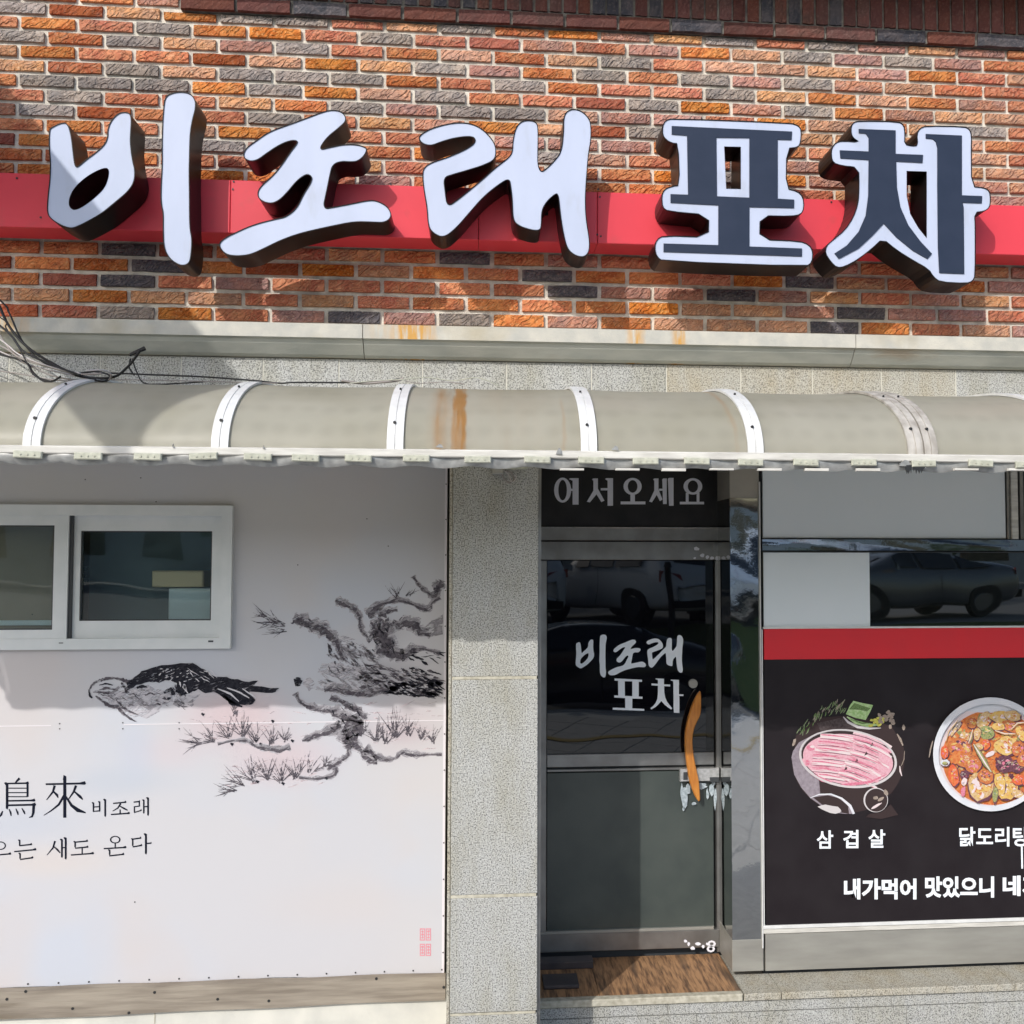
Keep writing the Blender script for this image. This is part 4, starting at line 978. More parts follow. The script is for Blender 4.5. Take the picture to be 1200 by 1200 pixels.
# window: white frame standing proud of the banner, two sliding sashes
wn = thing('sliding_window', 'white plastic sliding window with two sashes set in the banner wall', 'window', (-1.5, .12, EYE-.4))
FY = .118
def frame(x0, x1, z0, z1, w, y0, y1, name, mt, parent, wb_=None, wt=None, wl=None, wr=None, label=None):
    wb_ = wb_ or w; wt = wt or w; wl = wl or w; wr = wr or w
    q = MB(); q.prism([(x0, z0), (x1, z0), (x1, z1), (x0, z1)], y0, y1, [[(x0+wl, z0+wb_), (x1-wr, z0+wb_), (x1-wr, z1-wt), (x0+wl, z1-wt)]])
    return q.build(name, mt, parent, label=label)
fx0, fz0 = A(-300, 761, FY); fx1, fz1 = A(272.5, 592.5, FY); fz0 = A(200, 760.5, FY)[1]
frame(fx0, fx1, fz0, fz1, .045, FY, .19, 'outer_frame', M['pvc'], wn)
def sash(l, t, r, b, gl, gt, gr, gb, y, gmat, label):
    x0, z1 = A(l, t, y); x1, z0 = A(r, b, y); X0, Z1 = A(gl, gt, y); X1, Z0 = A(gr, gb, y)
    q = MB(); q.prism([(x0, z0), (x1, z0), (x1, z1), (x0, z1)], y, y+.03, [[(X0, Z0), (X1, Z0), (X1, Z1), (X0, Z1)]])
    s_ = q.build('sash', M['pvc'], wn, label=label)
    g_ = MB().box(X0-.003, X1+.003, y+.014, y+.018, Z0-.003, Z1+.003).build('pane', gmat, s_)
    frame(X0-.001, X1+.001, Z0-.001, Z1+.001, .006, y+.004, y+.013, 'gasket', M['gasket'], s_)
    return s_
sash(-150, 600, 77.5, 752, -125, 615, 61, 738, .125, M['glass_clear'], 'left sash sliding in front')
sash(83, 604, 262, 749, 95, 622, 247, 727, .150, M['glass_clear'], 'right sash')
sash(-290, 604, -140, 749, -275, 622, -165, 727, .150, M['glass_clear'], 'far left sash')
a = A(79, 604, .14); b = A(83, 750, .14)
MB().box(a[0], b[0], .135, .18, b[1], a[1]).build('meeting_strip', M['gasket'], wn)
a = A(244, 750.5, FY); b = A(250, 752.5, FY); MB().box(a[0], b[0], FY-.001, FY+.002, b[1], a[1]).build('drain_slot', M['gasket'], wn)
a = A(69, 753, FY); b = A(74, 754, FY); MB().box(a[0], b[0], FY-.001, FY+.002, b[1], a[1]).build('drain_slot', M['gasket'], wn)
q = MB(); 
for p in ((101, 666), (98, 675), (101, 680), (96, 671)): X, Zz = A(p[0], p[1], .20); q.tube([(X, .19, Zz), (X, .205, Zz)], .009, 8)
q.build('latch', M['screw'], wn)
# interior seen through it
tmp_blind = True
rm = thing('kitchen_interior', 'dim grey room behind the sliding window', 'room', (-1.5, .9, EYE-1.7))
q = MB(); q.box(-4.1, -.2, 1.3, 1.34, 0, EYE+.5); q.box(-4.1, -.2, .31, 1.3, -.04, 0); q.box(-4.1, -.2, .31, 1.3, EYE+.48, EYE+.52); q.box(-4.14, -4.1, .31, 1.3, 0, EYE+.5); q.box(-.24, -.2, .31, 1.3, 0, EYE+.5)
q.build('room_shell', M['room'], rm)
a = A(92, 610, .36); b = A(252, 740, .36)
MB().box(a[0], b[0], .50, .52, EYE-.5, EYE+.30).build('dark_curtain', M['room_dark'], rm)
a = A(178, 669, .34); b = A(238, 688, .34)
bd_ = thing('window_blind', 'plain brown blind drawn behind the left sash', 'blind', (-1.9, .24, EYE-.4))
MB().bbox(A(-290, 600, .24)[0], A(80, 600, .24)[0], .235, .245, EYE-.36, EYE+.22, .002).build('blind_sheet', M['blind'], bd_)
MB().bbox(A(-290, 600, .24)[0], A(80, 600, .24)[0], .222, .234, A(10, 733, .23)[1], A(10, 727, .23)[1], .002).build('bottom_bar', M['pale_box'], bd_)
bxx = thing('cardboard_box', 'beige carton seen through the right sash on top of a pale box', 'box', (a[0]+.1, .36, b[1]))
MB().bbox(a[0], b[0], .34, .46, b[1], a[1], .006).build('carton', M['beige_card'], bxx)
a = A(197, 689, .33); b = A(252, 745, .33)
px_ = thing('pale_cabinet', 'pale blue cabinet seen through the lower right of the window', 'cabinet', (a[0]+.1, .38, b[1]-.9))
MB().bbox(a[0], b[0]+.05, .335, .50, b[1]-.9, a[1]-.002, .006).build('cabinet_body', M['pale_box'], px_)
MB().bbox(a[0]+.012, b[0]+.04, .328, .335, b[1]-.7, a[1]-.012, .002).build('cabinet_door', M['pale_box'], px_)

# ================================================================ PILLAR
PY = -.27
pil = thing('stone_pillar', 'square grey granite pillar between the banner and the door', 'pillar', (.05, PY, 0))
px0, px1 = A(525.5, 800, PY)[0], A(631.5, 800, PY)[0]-.004
MB().box(px0+.006, px1-.006, PY+.008, .6, -.05, EYE+.60).build('core', M['caulk_tan'], pil)
zj = [EYE+.60, A(580, 794.5, PY)[1], A(580, 1050, PY)[1], A(580, 1188, PY)[1]-.0, -.02]
for i, (a, b) in enumerate(zip(zj, zj[1:])):
    MB().bbox(px0+.014, px1, PY, PY+.03, b+.0065, a-.0065, .002).build('facing_stone', M['granite'], pil)
MB().bbox(px0, px0+.011, PY+.003, .14, 0, EYE+.58, .001).build('corner_strip', M['granite_warm'], pil)
for zz in zj[1:3]:
    MB().bbox(px0+.018, px1-.004, PY+.001, PY+.012, zz-.006, zz+.006, .001).build('joint', M['caulk_tan'], pil)
dv = thing('ceiling_fixture', 'small grey bracket with a looped cable end under the awning on the pillar', 'fixture', (.08, PY-.03, EYE+.35))
a = A(577, 546, PY-.03); b = A(590, 556, PY-.03)
MB().bbox(a[0], b[0], PY-.05, PY, b[1], a[1], .004).build('bracket', M['steel_dull'], dv)
a = A(588, 547, PY-.03); b = A(618, 550, PY-.03)
MB().bbox(a[0], b[0], PY-.045, PY-.02, b[1], a[1], .001).build('arm', M['clip'], dv)
cable([(587, 552), (590, 560), (597, 566), (602, 562), (600, 555), (594, 552)], PY-.03, .0035, 'cable_grey', dv, 'wire_loop')
cable([(590, 551), (596, 556), (600, 565), (605, 560), (603, 556)], PY-.035, .0025, 'cable_pale', dv, 'wire_loop')

# ================================================================ DOORWAY
DY = .60
dr = thing('shop_door', 'dark steel framed glass door with black film and an orange wooden handle', 'door', (.75, DY, EYE-1.93))
def rect(l, t, r, b, y): a = A(l, t, y); c = A(r, b, y); d = A(l, b, y); return a[0], c[0], d[1], a[1]
def slab(l, t, r, b, y, d, name, mt, parent, label=None, ch=.002):
    x0, x1, z0, z1 = rect(l, t, r, b, y); return MB().bbox(x0, x1, y, y+d, z0, z1, ch).build(name, mt, parent, label=label)
lx = A(618, 900, DY)[0]
# leaf: rails, stiles, glass
slab(612, 634.5, 848, 656, DY, .05, 'top_rail', M['steel_frame'], dr)
slab(612, 657, 640, 1093, DY, .05, 'stile', M['steel_frame'], dr)
slab(838, 657, 846.5, 1116, DY, .05, 'stile', M['steel_frame'], dr)
slab(641, 656.5, 837, 884, DY+.016, .012, 'glass', M['glass_film'], dr, 'upper glass with black film')
slab(641, 884.5, 837, 899.5, DY+.002, .045, 'mid_rail', M['steel_frame'], dr)
slab(641, 902, 837, 905, DY+.004, .04, 'mid_rail', M['steel_frame'], dr)
slab(641, 906, 837, 1092, DY+.012, .02, 'lower_panel', M['steel_green'], dr, 'plain dark greenish lower panel')
slab(628, 1092.5, 837, 1096, DY-.002, .045, 'bottom_bead', M['steel_dull'], dr)
slab(612, 1096.5, 843, 1117.5, DY-.004, .05, 'bottom_rail', M['steel_frame'], dr)
gx = MB(); gx.box(A(641, 900, DY)[0], A(837, 900, DY)[0], DY+.03, DY+.04, A(700, 907, DY)[1], A(700, 883, DY)[1]); gx.build('backing', M['gasket'], dr)
# handle: an S-curved flat bar of orange wood on two stand-offs
HY = DY-.045
hl = [(820.5, 810), (816, 816), (811, 827), (807, 840), (803.5, 855), (802.5, 870), (803.5, 885), (805.5, 900), (808, 915), (812, 928), (818, 939.5)]
hr = [(821, 939), (820.5, 930), (819.5, 915), (816, 900), (813, 885), (811.5, 870), (812.5, 858), (816, 848), (820.5, 840), (822, 832), (822, 812)]
q = MB(); lp = smooth_loop([A(x, y, HY) for x, y in hl+hr], 1); ins = offset_loop(lp, -.004)
q.flat(ins, HY); q.side(lp, HY+.005, HY+.022); q.flat(lp, HY+.022)
n = len(q.v); N = len(lp); q.v += [(a, HY, b) for a, b in ins]+[(a, HY+.005, b) for a, b in lp]
for i in range(N): j = (i+1) % N; q.f.append((n+i, n+j, n+N+j, n+N+i)); q.m.append(0)
hd = q.build('handle', M['wood_handle'], dr, 'orange wooden S-shaped pull handle')
for p in ((817, 822), (814, 908)):
    X, Zz = A(p[0], p[1], HY+.02); MB().tube([(X, HY+.02, Zz), (X, DY+.012, Zz)], .008, 10).build('standoff', M['chrome'], hd)
# disc, lock case, strike
X, Zz = A(812, 801, DY+.01); MB().tube([(X, DY+.002, Zz), (X, DY+.018, Zz)], .022, 20).build('fixing_disc', M['steel_dull'], dr)
X, Zz = A(839, 641, DY-.006); MB().tube([(X, DY-.008, Zz), (X, DY+.002, Zz)], .019, 16).build('door_stop', M['steel_frame'], dr)
lk = slab(797, 901, 843, 916, DY-.022, .03, 'lock_case', M['chrome'], dr, 'worn chrome lock case behind the handle')
slab(801, 905, 806, 914, DY-.026, .006, 'lock_slot', M['gasket'], lk); slab(832, 911, 843, 917, DY-.027, .006, 'lock_bolt', M['gasket'], lk)
q = MB()
def blobs(q, lst, plane, rag=1.2):
    for i, (x, y, w, h) in enumerate(lst):
        pts = [(x+w/2*math.cos(t*math.pi/4)*rk.uniform(.6, 1.1), y+h/2*math.sin(t*math.pi/4)*rk.uniform(.6, 1.1)) for t in range(8)]
        q.flat([A(a, b, plane) for a, b in pts], plane-.0006-i*.00003)
blobs(q, [(802, 935, 9, 32), (799, 928, 5, 22), (806, 925, 8, 14), (813, 942, 6, 5), (834, 925, 7, 16), (822, 922, 14, 8), (838, 935, 4, 30), (846-10, 915, 6, 12)], DY)
blobs(q, [(801, 948, 3, 6), (829, 931, 4, 14), (820, 919, 18, 5)], DY); q.build('peeled_patch', M['peel'], dr)
q = MB(); blobs(q, [(803, 1103, 5, 4), (807, 1106, 4, 6), (812, 1111, 6, 5), (818, 1106, 7, 4), (824, 1109, 4, 5), (829, 1106, 5, 4)], DY-.0045)
for (cx, cy) in ((833, 1112), (834, 1106)): 
    o = [A(cx+5*math.cos(t*.785), cy+4*math.sin(t*.785), DY-.0052) for t in range(8)]; h = [A(cx+2.4*math.cos(t*.785), cy+1.8*math.sin(t*.785), DY-.0052) for t in range(8)]; q.flat(o, DY-.0052, [h])
q.build('glue_residue', M['grey_print'], dr)
q = MB(); blobs(q, [(816, 643, 9, 5), (823, 651, 7, 5), (829, 653, 5, 5), (834, 654, 6, 4), (840, 654, 5, 6), (814, 655-1, 4, 3)], DY); q.build('sticker_remains', M['grey_print'], dr)
# shop name on the glass
def remap(loops, dst, name_src=None):
    xs = [p[0] for L_ in loops for p in L_]; ys = [p[1] for L_ in loops for p in L_]
    a, b, c, d = min(xs), max(xs), min(ys), max(ys)
    return [[(dst[0]+(x-a)/(b-a)*(dst[2]-dst[0]), dst[1]+(y-c)/(d-c)*(dst[3]-dst[1])) for x, y in L_] for L_ in loops]
GY = DY+.016
yy_ = GY-.0008
def nm(q, ch): q.build('lettering', M['white_print'], dr, label='white syllable '+ch)
q = MB(); l1 = remap([L_BI, L_BI_H, L_I], (674.5, 743.5, 711, 794)); q.flat([A(x, y, yy_) for x, y in smooth_loop(l1[0], 1)], yy_, [[A(x, y, yy_) for x, y in l1[1]]]); q.flat([A(x, y, yy_) for x, y in smooth_loop(l1[2], 1)], yy_); nm(q, '비')
for L_, d_, ch in ((L_JO, (712.5, 749.5, 757, 791.5), '조'), (L_RAE, (757.5, 744, 800.5, 788.5), '래')):
    q = MB(); l1 = remap([L_], d_); q.flat([A(x, y, yy_) for x, y in smooth_loop(l1[0], 1)], yy_); nm(q, ch)
q = MB(); l1 = remap([N_PO, N_PO_H], (718, 795, 755, 833)); q.flat([A(x, y, yy_) for x, y in l1[0]], yy_, [[A(x, y, yy_) for x, y in l1[1]]]); nm(q, '포')
q = MB(); l1 = remap([N_CHI, N_A], (762, 795, 801, 835.5))
for L_ in l1: q.flat([A(x, y, yy_) for x, y in L_], yy_)
nm(q, '차')

tb = thing('transom_sign', 'black panel over the door lettered with a grey Korean welcome', 'sign', (.75, DY, EYE+.1))
slab(612, 540, 845, 617, DY, .05, 'panel', M['black_vinyl'], tb)
wel = [('r', 478, 163, 30, 44, 15, 8), ('p', 500, 124, 506, 121, 534, 121, 534, 214, 513, 214, 513, 130), ('b', 500, 158, 514, 166),
 ('p', 581, 125, 586, 122, 602, 122, 602, 158, 625, 200, 614, 205, 597, 178, 574, 206, 563, 204, 586, 165, 586, 130), ('p', 627, 124, 632, 121, 655, 121, 655, 218, 636, 218, 636, 130), ('b', 612, 156, 637, 164),
 ('r', 724, 150, 32, 30, 15, 8), ('b', 716, 176, 732, 206), ('b', 682, 203, 769, 213),
 ('p', 796, 125, 801, 122, 815, 122, 815, 160, 829, 196, 820, 202, 809, 180, 792, 206, 782, 203, 800, 165, 800, 130), ('p', 828, 125, 832, 122, 844, 122, 844, 212, 831, 212), ('p', 848, 123, 852, 120, 868, 120, 868, 218, 852, 218), ('b', 817, 158, 832, 165),
 ('r', 936, 150, 33, 29, 15, 8), ('b', 911, 172, 921, 206), ('b', 949, 172, 959, 206), ('b', 890, 204, 975, 213)]
glyphs(wel, 500, 520, 3, DY, 'lettering', M['grey_print'], tb, 'grey syllable', cuts=(550, 670, 775, 880), chars='어서오세요')
fm = thing('door_frame', 'dark steel door frame with a narrow rail under the welcome sign', 'door frame', (.75, DY, EYE-1.93))
slab(612, 618.5, 848, 633, DY-.01, .07, 'header_rail', M['steel_frame'], fm)
slab(608, 617.2, 848, 618.6, DY-.018, .02, 'header_bead', M['chrome'], fm)
x0 = A(847.5, 900, DY)[0]
MB().bbox(x0, 1.175, DY-.012, DY+.06, EYE-1.93, EYE+.6, .003).build('jamb', M['steel_frame'], fm)
slab(845, 545, 846.5, 617, DY-.006, .02, 'jamb_bead', M['steel_dull'], fm)
MB().box(px1+.0005, px1+.013, PY+.02, DY+.02, EYE-1.93, EYE+.6).build('jamb', M['steel_frame'], fm)
bk = thing('doorway_back', 'black void behind the glass door', 'room', (.75, .75, EYE-1.93))
MB().box(.2, 1.3, DY+.055, DY+.075, EYE-1.95, EYE+.62).build('room_shell', M['gasket'], bk)

# step and threshold
stp = thing('door_step', 'wood-look tiled threshold with a stone edge in front of the door', 'step', (.7, .3, 0))
SZ = EYE-1.925
MB().box(px1, 1.30, .20, DY+.03, 0, SZ-.012).build('step_core', M['granite_warm'], stp)
tx = [px1, px1+.30, .84, 1.157]
for a, b in zip(tx, tx[1:]):
    MB().bbox(a+.001, b-.001, .19, DY+.02, SZ-.012, SZ, .001).build('floor_tile', M['tile'], stp)
MB().bbox(px1, 1.155, .150, .189, SZ-.03, SZ+.0015, .004).build('nosing', M['caulk_tan'], stp)
cl = thing('door_mat', 'folded dark sheet and block left in the shaded corner of the threshold', 'clutter', (.35, .45, SZ))
q = MB(); a = A(629, 1124, .5); b = A(695, 1133, .5); q.bbox(a[0], b[0], .49, .56, SZ, SZ+.035, .004); q.build('dark_bar', M['clutter'], cl)
q = MB(); a = A(637, 1140, .3); b = A(678, 1157, .3); q.bbox(a[0], b[0], .27, .40, SZ, SZ+.018, .006); q.build('tile_offcut', M['clutter'], cl)

# ================================================================ STEEL COLUMN AND RIGHT SHOPFRONT
CY = .35
col = thing('steel_column', 'polished steel clad post between the door and the menu panel', 'column', (1.23, CY, EYE-1.91))
cx0, cx1 = A(857, 900, CY)[0], A(892.5, 900, CY)[0]
ztop, zbot = A(870, 584, CY)[1], A(875, 1101, CY)[1]
def wavy(x0, x1, z0, z1, y, nx, nz, amp, fz, fx, name, parent):
    q = MB()
    for i in range(nz+1):
        z = z0+(z1-z0)*i/nz
        for k in range(nx+1):
            X = x0+(x1-x0)*k/nx
            q.v.append((X, y+amp*(math.sin(z*fz)+.6*math.sin(z*fz*2.3+X*fx)+.5*math.sin(X*fx+z*3)), z))
    for i in range(nz):
        for k in range(nx): a = i*(nx+1)+k; q.f.append((a, a+1, a+nx+2, a+nx+1)); q.m.append(0)
    return q.build(name, M['steel'], parent, smooth=True)
wavy(cx0+.003, cx1-.003, zbot, ztop, CY, 6, 90, .0006, 9., 26., 'mirror_cladding', col)
q = MB(); q.box(cx0, cx1, CY+.003, DY, zbot, ztop); q.box(cx0, cx0+.003, CY-.001, CY+.003, zbot, ztop); q.box(cx1-.003, cx1, CY-.001, CY+.003, zbot, ztop)
q.build('column_side', M['steel'], col)
MB().bbox(cx0-.002, cx1+.002, CY-.004, DY, EYE-1.905, zbot, .002).build('foot_plate', M['steel_dull'], col)
MB().bbox(cx0+.0, cx1-.002, CY+.002, DY, ztop, EYE+.6, .003).build('beige_housing', M['beige'], col)
x0 = A(893, 900, CY-.012)[0]
MB().bbox(x0-.004, x0+.0005, CY-.014, CY-.002, EYE-1.80, EYE+.35, .0008).build('edge_trim', M['rib'], col)

rw = thing('shop_window', 'wide steel framed shop window partly covered with white film at right', 'window', (2.6, CY, EYE-.4))
RX1 = 4.6
xa = A(893.5, 600, CY)[0]
MB().box(xa, RX1, CY+.04, CY+.08, 0, EYE+.62).build('dark_interior', M['gasket'], rw)
slab(893.5, 540, 1179, 630.5, CY+.012, .01, 'upper_film_pane', M['film'], rw)
slab(1179.5, 540, 1184, 632, CY+.004, .03, 'mullion', M['steel_frame'], rw)
slab(1184.5, 540, 1194, 632, CY-.002, .04, 'mullion', M['rail'], rw)
slab(1194.5, 540, 1200.5, 632, CY+.012, .02, 'mullion', M['steel_frame'], rw)
slab(1201, 540, 1600, 632, CY+.02, .01, 'upper_film_pane', M['film'], rw)
x0, x1, z0, z1 = rect(893.5, 632, 1700, 645, CY-.006)
MB().box(x0, x1, CY-.003, CY+.04, z0, z1).build('steel_transom', M['steel_frame'], rw)
wavy(x0, x1, z0, z1, CY-.006, 220, 5, .0005, 30., 7., 'transom_face', rw)
slab(893.5, 631, 1700, 632.3, CY-.004, .02, 'shadow_bead', M['gasket'], rw)
slab(894, 646, 1700, 647.3, CY-.002, .02, 'shadow_bead', M['gasket'], rw)
slab(894.5, 647, 1020, 735.8, CY+.008, .004, 'lower_film_pane', M['film'], rw)
slab(893.5, 647, 1700, 736.5, CY+.014, .008, 'glass', M['glass_dark'], rw, 'dark mirror-like glass pane')

mn = thing('menu_panel', 'black menu panel with red top band and two round food photos', 'menu board', (2.4, CY-.012, EYE-1.72))
MY = CY-.008
slab(895.5, 773.2, 1600, 1084.8, MY, .02, 'black_board', M['menu_black'], mn, ch=.0008)
slab(895.5, 737.2, 1600, 773, MY-.0005, .02, 'red_band', M['menu_red'], mn, ch=.0008)
slab(894.5, 735, 1600, 737, MY-.003, .02, 'top_edge', M['rib'], mn, ch=.0005)
slab(893.5, 737.5, 895.3, 1086, MY-.003, .02, 'side_edge', M['rib'], mn, ch=.0005)
slab(894, 1085, 1600, 1089, MY-.006, .02, 'bottom_edge', M['rib'], mn, ch=.001)
slab(894, 1089.3, 1600, 1094.5, MY-.002, .02, 'bottom_edge', M['rail'], mn, ch=.001)
slab(897, 1094.8, 1600, 1138, MY+.003, .02, 'kick_plate', M['steel_dull'], mn, 'dull steel kick plate', ch=.001)

def text(s, l, t, r, b, plane, name, mt, parent, bold=0., label=None, gap=1.):
    cu = bpy.data.curves.new('text', 'FONT'); cu.body = s; cu.offset = bold; cu.space_character = gap; cu.resolution_u = 3
    ob = bpy.data.objects.new('text_tmp', cu); C.objects.link(ob)
    dg = bpy.context.evaluated_depsgraph_get(); me = bpy.data.meshes.new_from_object(ob.evaluated_get(dg))
    vs = [v.co.copy() for v in me.vertices]; fs = [tuple(p.vertices) for p in me.polygons]
    bpy.data.objects.remove(ob); bpy.data.curves.remove(cu); bpy.data.meshes.remove(me)
    x0, x1 = min(v.x for v in vs), max(v.x for v in vs); y0, y1 = min(v.y for v in vs), max(v.y for v in vs)
    n_ = len(s); adv = (x1+.06)/n_
    for c_ in range(n_):
        q = MB(); idx = {}
        for f_ in fs:
            cx = sum(vs[i].x for i in f_)/len(f_)
            if min(n_-1, max(0, int(cx/adv))) != c_: continue
            for i in f_:
                if i not in idx:
                    v = vs[i]; X, Zz = A(l+(v.x-x0)/(x1-x0)*(r-l), b+(v.y-y0)/(y1-y0)*(t-b), plane)
                    idx[i] = len(q.v); q.v.append((X, plane, Zz))
            q.f.append(tuple(idx[i] for i in f_)); q.m.append(0)
        if q.f: q.build(name, mt, parent, label='white syllable '+s[c_])
TY = MY-.001
text('삼', 957, 973, 976.5, 994.5, TY, 'lettering', M['white_print'], mn, .022, 'white dish name 삼 겹 살')
text('겹', 988, 972.5, 1006, 994, TY, 'lettering', M['white_print'], mn, .022)
text('살', 1017.5, 972, 1037.5, 993.5, TY, 'lettering', M['white_print'], mn, .022)
text('닭도리탕', 1124, 969, 1206, 992, TY, 'lettering', M['white_print'], mn, .022, 'white dish name 닭도리탕')
text('내가먹어', 989, 1029.5, 1074, 1054, TY, 'lettering', M['white_print'], mn, .04, 'heavy white slogan')
text('맛있으니', 1084, 1027, 1165, 1052, TY, 'lettering', M['white_print'], mn, .04)
text('네', 1175, 1026, 1196, 1050, TY, 'lettering', M['white_print'], mn, .04)
text('가', 1198, 1026, 1219, 1050, TY, 'lettering', M['white_print'], mn, .04)
slab(1196.5, 992, 1199, 1018, TY-.0003, .001, 'printed_mark', M['white_print'], mn, ch=.0001)

def flatmat(name, c, c2=None, ns=60): return mat(name, c, .45, col2=c2, ns=ns*1.6, spec=.08)
FM = dict(wood=flatmat('p_table', (.06, .045, .045), (.10, .08, .08)), lav=flatmat('p_tray', (.25, .21, .24), (.33, .29, .32), 40), plate=flatmat('p_plate', (.60, .56, .56)),
 pork=flatmat('p_pork', (.68, .34, .40), (.74, .46, .52), 70), fat=flatmat('p_fat', (.74, .62, .62)), lean=flatmat('p_lean', (.62, .15, .24), (.66, .28, .35), 80), dark=flatmat('p_dark', (.05, .035, .035)),
 leaf=flatmat('p_leaf', (.10, .17, .06), (.20, .30, .12), 120), cab=flatmat('p_cabbage', (.30, .50, .18), (.52, .66, .36), 60), herb=flatmat('p_herb', (.13, .17, .09), (.28, .33, .20), 150), lemon=flatmat('p_lemon', (.68, .62, .14), (.50, .50, .10)),
 bean=flatmat('p_bean', (.28, .22, .18), (.40, .33, .28), 90), bowl=flatmat('p_bowl', (.72, .71, .74), (.64, .66, .70), 9), soup=flatmat('p_soup', (.58, .13, .04), (.66, .26, .09), 50),
 chick=flatmat('p_chicken', (.60, .24, .09), (.50, .13, .05), 90), pot=flatmat('p_potato', (.66, .40, .10), (.70, .50, .20), 60), car=flatmat('p_carrot', (.66, .11, .05), (.72, .20, .08), 60), on=flatmat('p_onion', (.68, .52, .30), (.55, .33, .14), 70), gr=flatmat('p_scallion', (.24, .26, .10), (.38, .38, .17), 80), purp=flatmat('p_purple', (.10, .045, .07), (.20, .08, .10), 90))
def ell(cx, cy, rx, ry, n=36, rot=0, a0=0, a1=360):
    r_ = math.radians(rot); o = []
    for i in range(n+(0 if a1-a0 >= 360 else 1)):
        t = math.radians(a0+(a1-a0)*i/n); x, y = rx*math.cos(t), ry*math.sin(t)
        o.append((cx+x*math.cos(r_)-y*math.sin(r_), cy+x*math.sin(r_)+y*math.cos(r_)))
    return o
class Food:
    """flat print on the board, drawn in zoomed photograph pixels"""
    def __init__(s, x0, y0, k, parent, label):
        s.x0, s.y0, s.k, s.n = x0, y0, k, 0; s.q = MB(); s.mats = list(FM.values()); s.keys = list(FM); s.parent = parent; s.label = label
        s.clip = None
    def poly(s, pts, mt, holes=()):
        s.n += 1; y = TY-.0002-s.n*.000018; s.q.k = s.keys.index(mt)
        s.q.flat([A(s.x0+a/s.k, s.y0+b/s.k, y) for a, b in pts], y, [[A(s.x0+a/s.k, s.y0+b/s.k, y) for a, b in h] for h in holes])
    def blob(s, cx, cy, rx, ry, mt, rot=0, rag=.18, n=12):
        s.poly([(cx+(x-cx)*(1+rk.uniform(-rag, rag)), cy+(y-cy)*(1+rk.uniform(-rag, rag))) for x, y in ell(cx, cy, rx, ry, n, rot)], mt)
    def chunk(s, cx, cy, rx, ry, mt, rot=0, sub=('on', 'chick', 'soup'), edge='purp'):
        s.blob(cx+4, cy+6, rx*1.07, ry*1.09, edge, rot, .10, 16)
        s.blob(cx, cy, rx, ry, mt, rot, .13, 16)
        for _ in range(int(4+rx*ry/420)):
            a, r_ = rk.uniform(0, 6.28), math.sqrt(rk.random())*.72
            x, y = cx+rx*r_*math.cos(a), cy+ry*r_*math.sin(a)
            s.blob(x, y, rx*rk.uniform(.08, .3), ry*rk.uniform(.06, .2), rk.choice(sub), rot+rk.uniform(-50, 50), .35, 7)
        for _ in range(2+int(rx*ry/1500)):
            a, r_ = rk.uniform(3.2, 6.1), rk.uniform(.2, .75)
            x, y = cx+rx*r_*math.cos(a), cy+ry*r_*math.sin(a)
            s.strip([(x-7, y+3, 1), (x, y, 4), (x+8, y-2, 1)], 'fat')
    def strip(s, pts, mt):
        L_, R_ = [], []
        for i, (x, y, w) in enumerate(pts):
            a = pts[max(0, i-1)]; b = pts[min(len(pts)-1, i+1)]; dx, dy = b[0]-a[0], b[1]-a[1]; l = math.hypot(dx, dy) or 1
            L_.append((x-dy/l*w/2, y+dx/l*w/2)); R_.append((x+dy/l*w/2, y-dx/l*w/2))
        s.poly(L_+R_[::-1], mt)
    def done(s, name): return s.q.build(name, s.mats, s.parent, label=s.label)
F = Food(920, 810, 8, mn, 'round photo of sliced raw pork belly on a white plate with greens')
F.poly(ell(590, 620, 530, 520, 40, a0=-10, a1=170)[:41]+[(100, 420), (300, 250), (700, 220), (1000, 330)], 'dark')
F.poly([(60, 620), (75, 560), (130, 480), (300, 390), (420, 370), (300, 640), (330, 960), (240, 1005), (150, 900), (85, 780)], 'lav')
F.poly([(300, 300), (520, 250), (700, 330), (560, 360), (330, 370)], 'wood')
for c in range(70): 
    a = rk.uniform(0, 1); cx, cy = 130+430*a+rk.uniform(-25, 25), 400-260*math.sin(a*1.5)+rk.uniform(-55, 45)
    F.strip([(cx-22*rk.random(), cy+20, 3), (cx, cy, 9), (cx+25*rk.random(), cy-24, 3)], rk.choice(['herb', 'leaf', 'herb', 'bean']))
F.poly([(570, 215), (610, 130), (640, 90), (720, 110), (825, 130), (800, 190), (755, 270), (660, 250)], 'cab')
F.poly([(600, 170), (650, 110), (740, 140), (800, 160), (770, 190), (700, 175)], 'leaf')
F.strip([(545, 240, 8), (590, 290, 22), (680, 335, 26), (790, 350, 20), (900, 345, 6)], 'plate'); F.strip([(580, 240, 10), (660, 290, 34), (780, 320, 36), (880, 315, 10)], 'cab'); F.strip([(620, 265, 6), (720, 300, 14), (800, 300, 6)], 'leaf')
for c in range(10): F.blob(rk.uniform(800, 920), rk.uniform(250, 330), 22, 12, 'lemon', rk.uniform(0, 180))
for c in range(16): F.blob(880+140*rk.random(), 190+150*rk.random()+0, 22, 15, 'bean', rk.uniform(0, 180))
F.strip([(1050, 400, 10), (1080, 450, 22), (1105, 510, 10)], 'bean'); F.strip([(1120, 560, 4), (1115, 640, 8), (1090, 700, 5)], 'bean'); F.strip([(1075, 700, 8), (1080, 750, 16), (1095, 795, 6)], 'fat'); F.blob(1112, 340, 14, 26, 'bean'); F.blob(85, 480, 14, 40, 'bean', 15)
F.poly(ell(590, 632, 462, 272, 48, 8), 'plate'); F.poly(ell(590, 628, 440, 252, 48, 8), 'dark'); F.poly(ell(590, 640, 425, 235, 48, 8), 'pork')
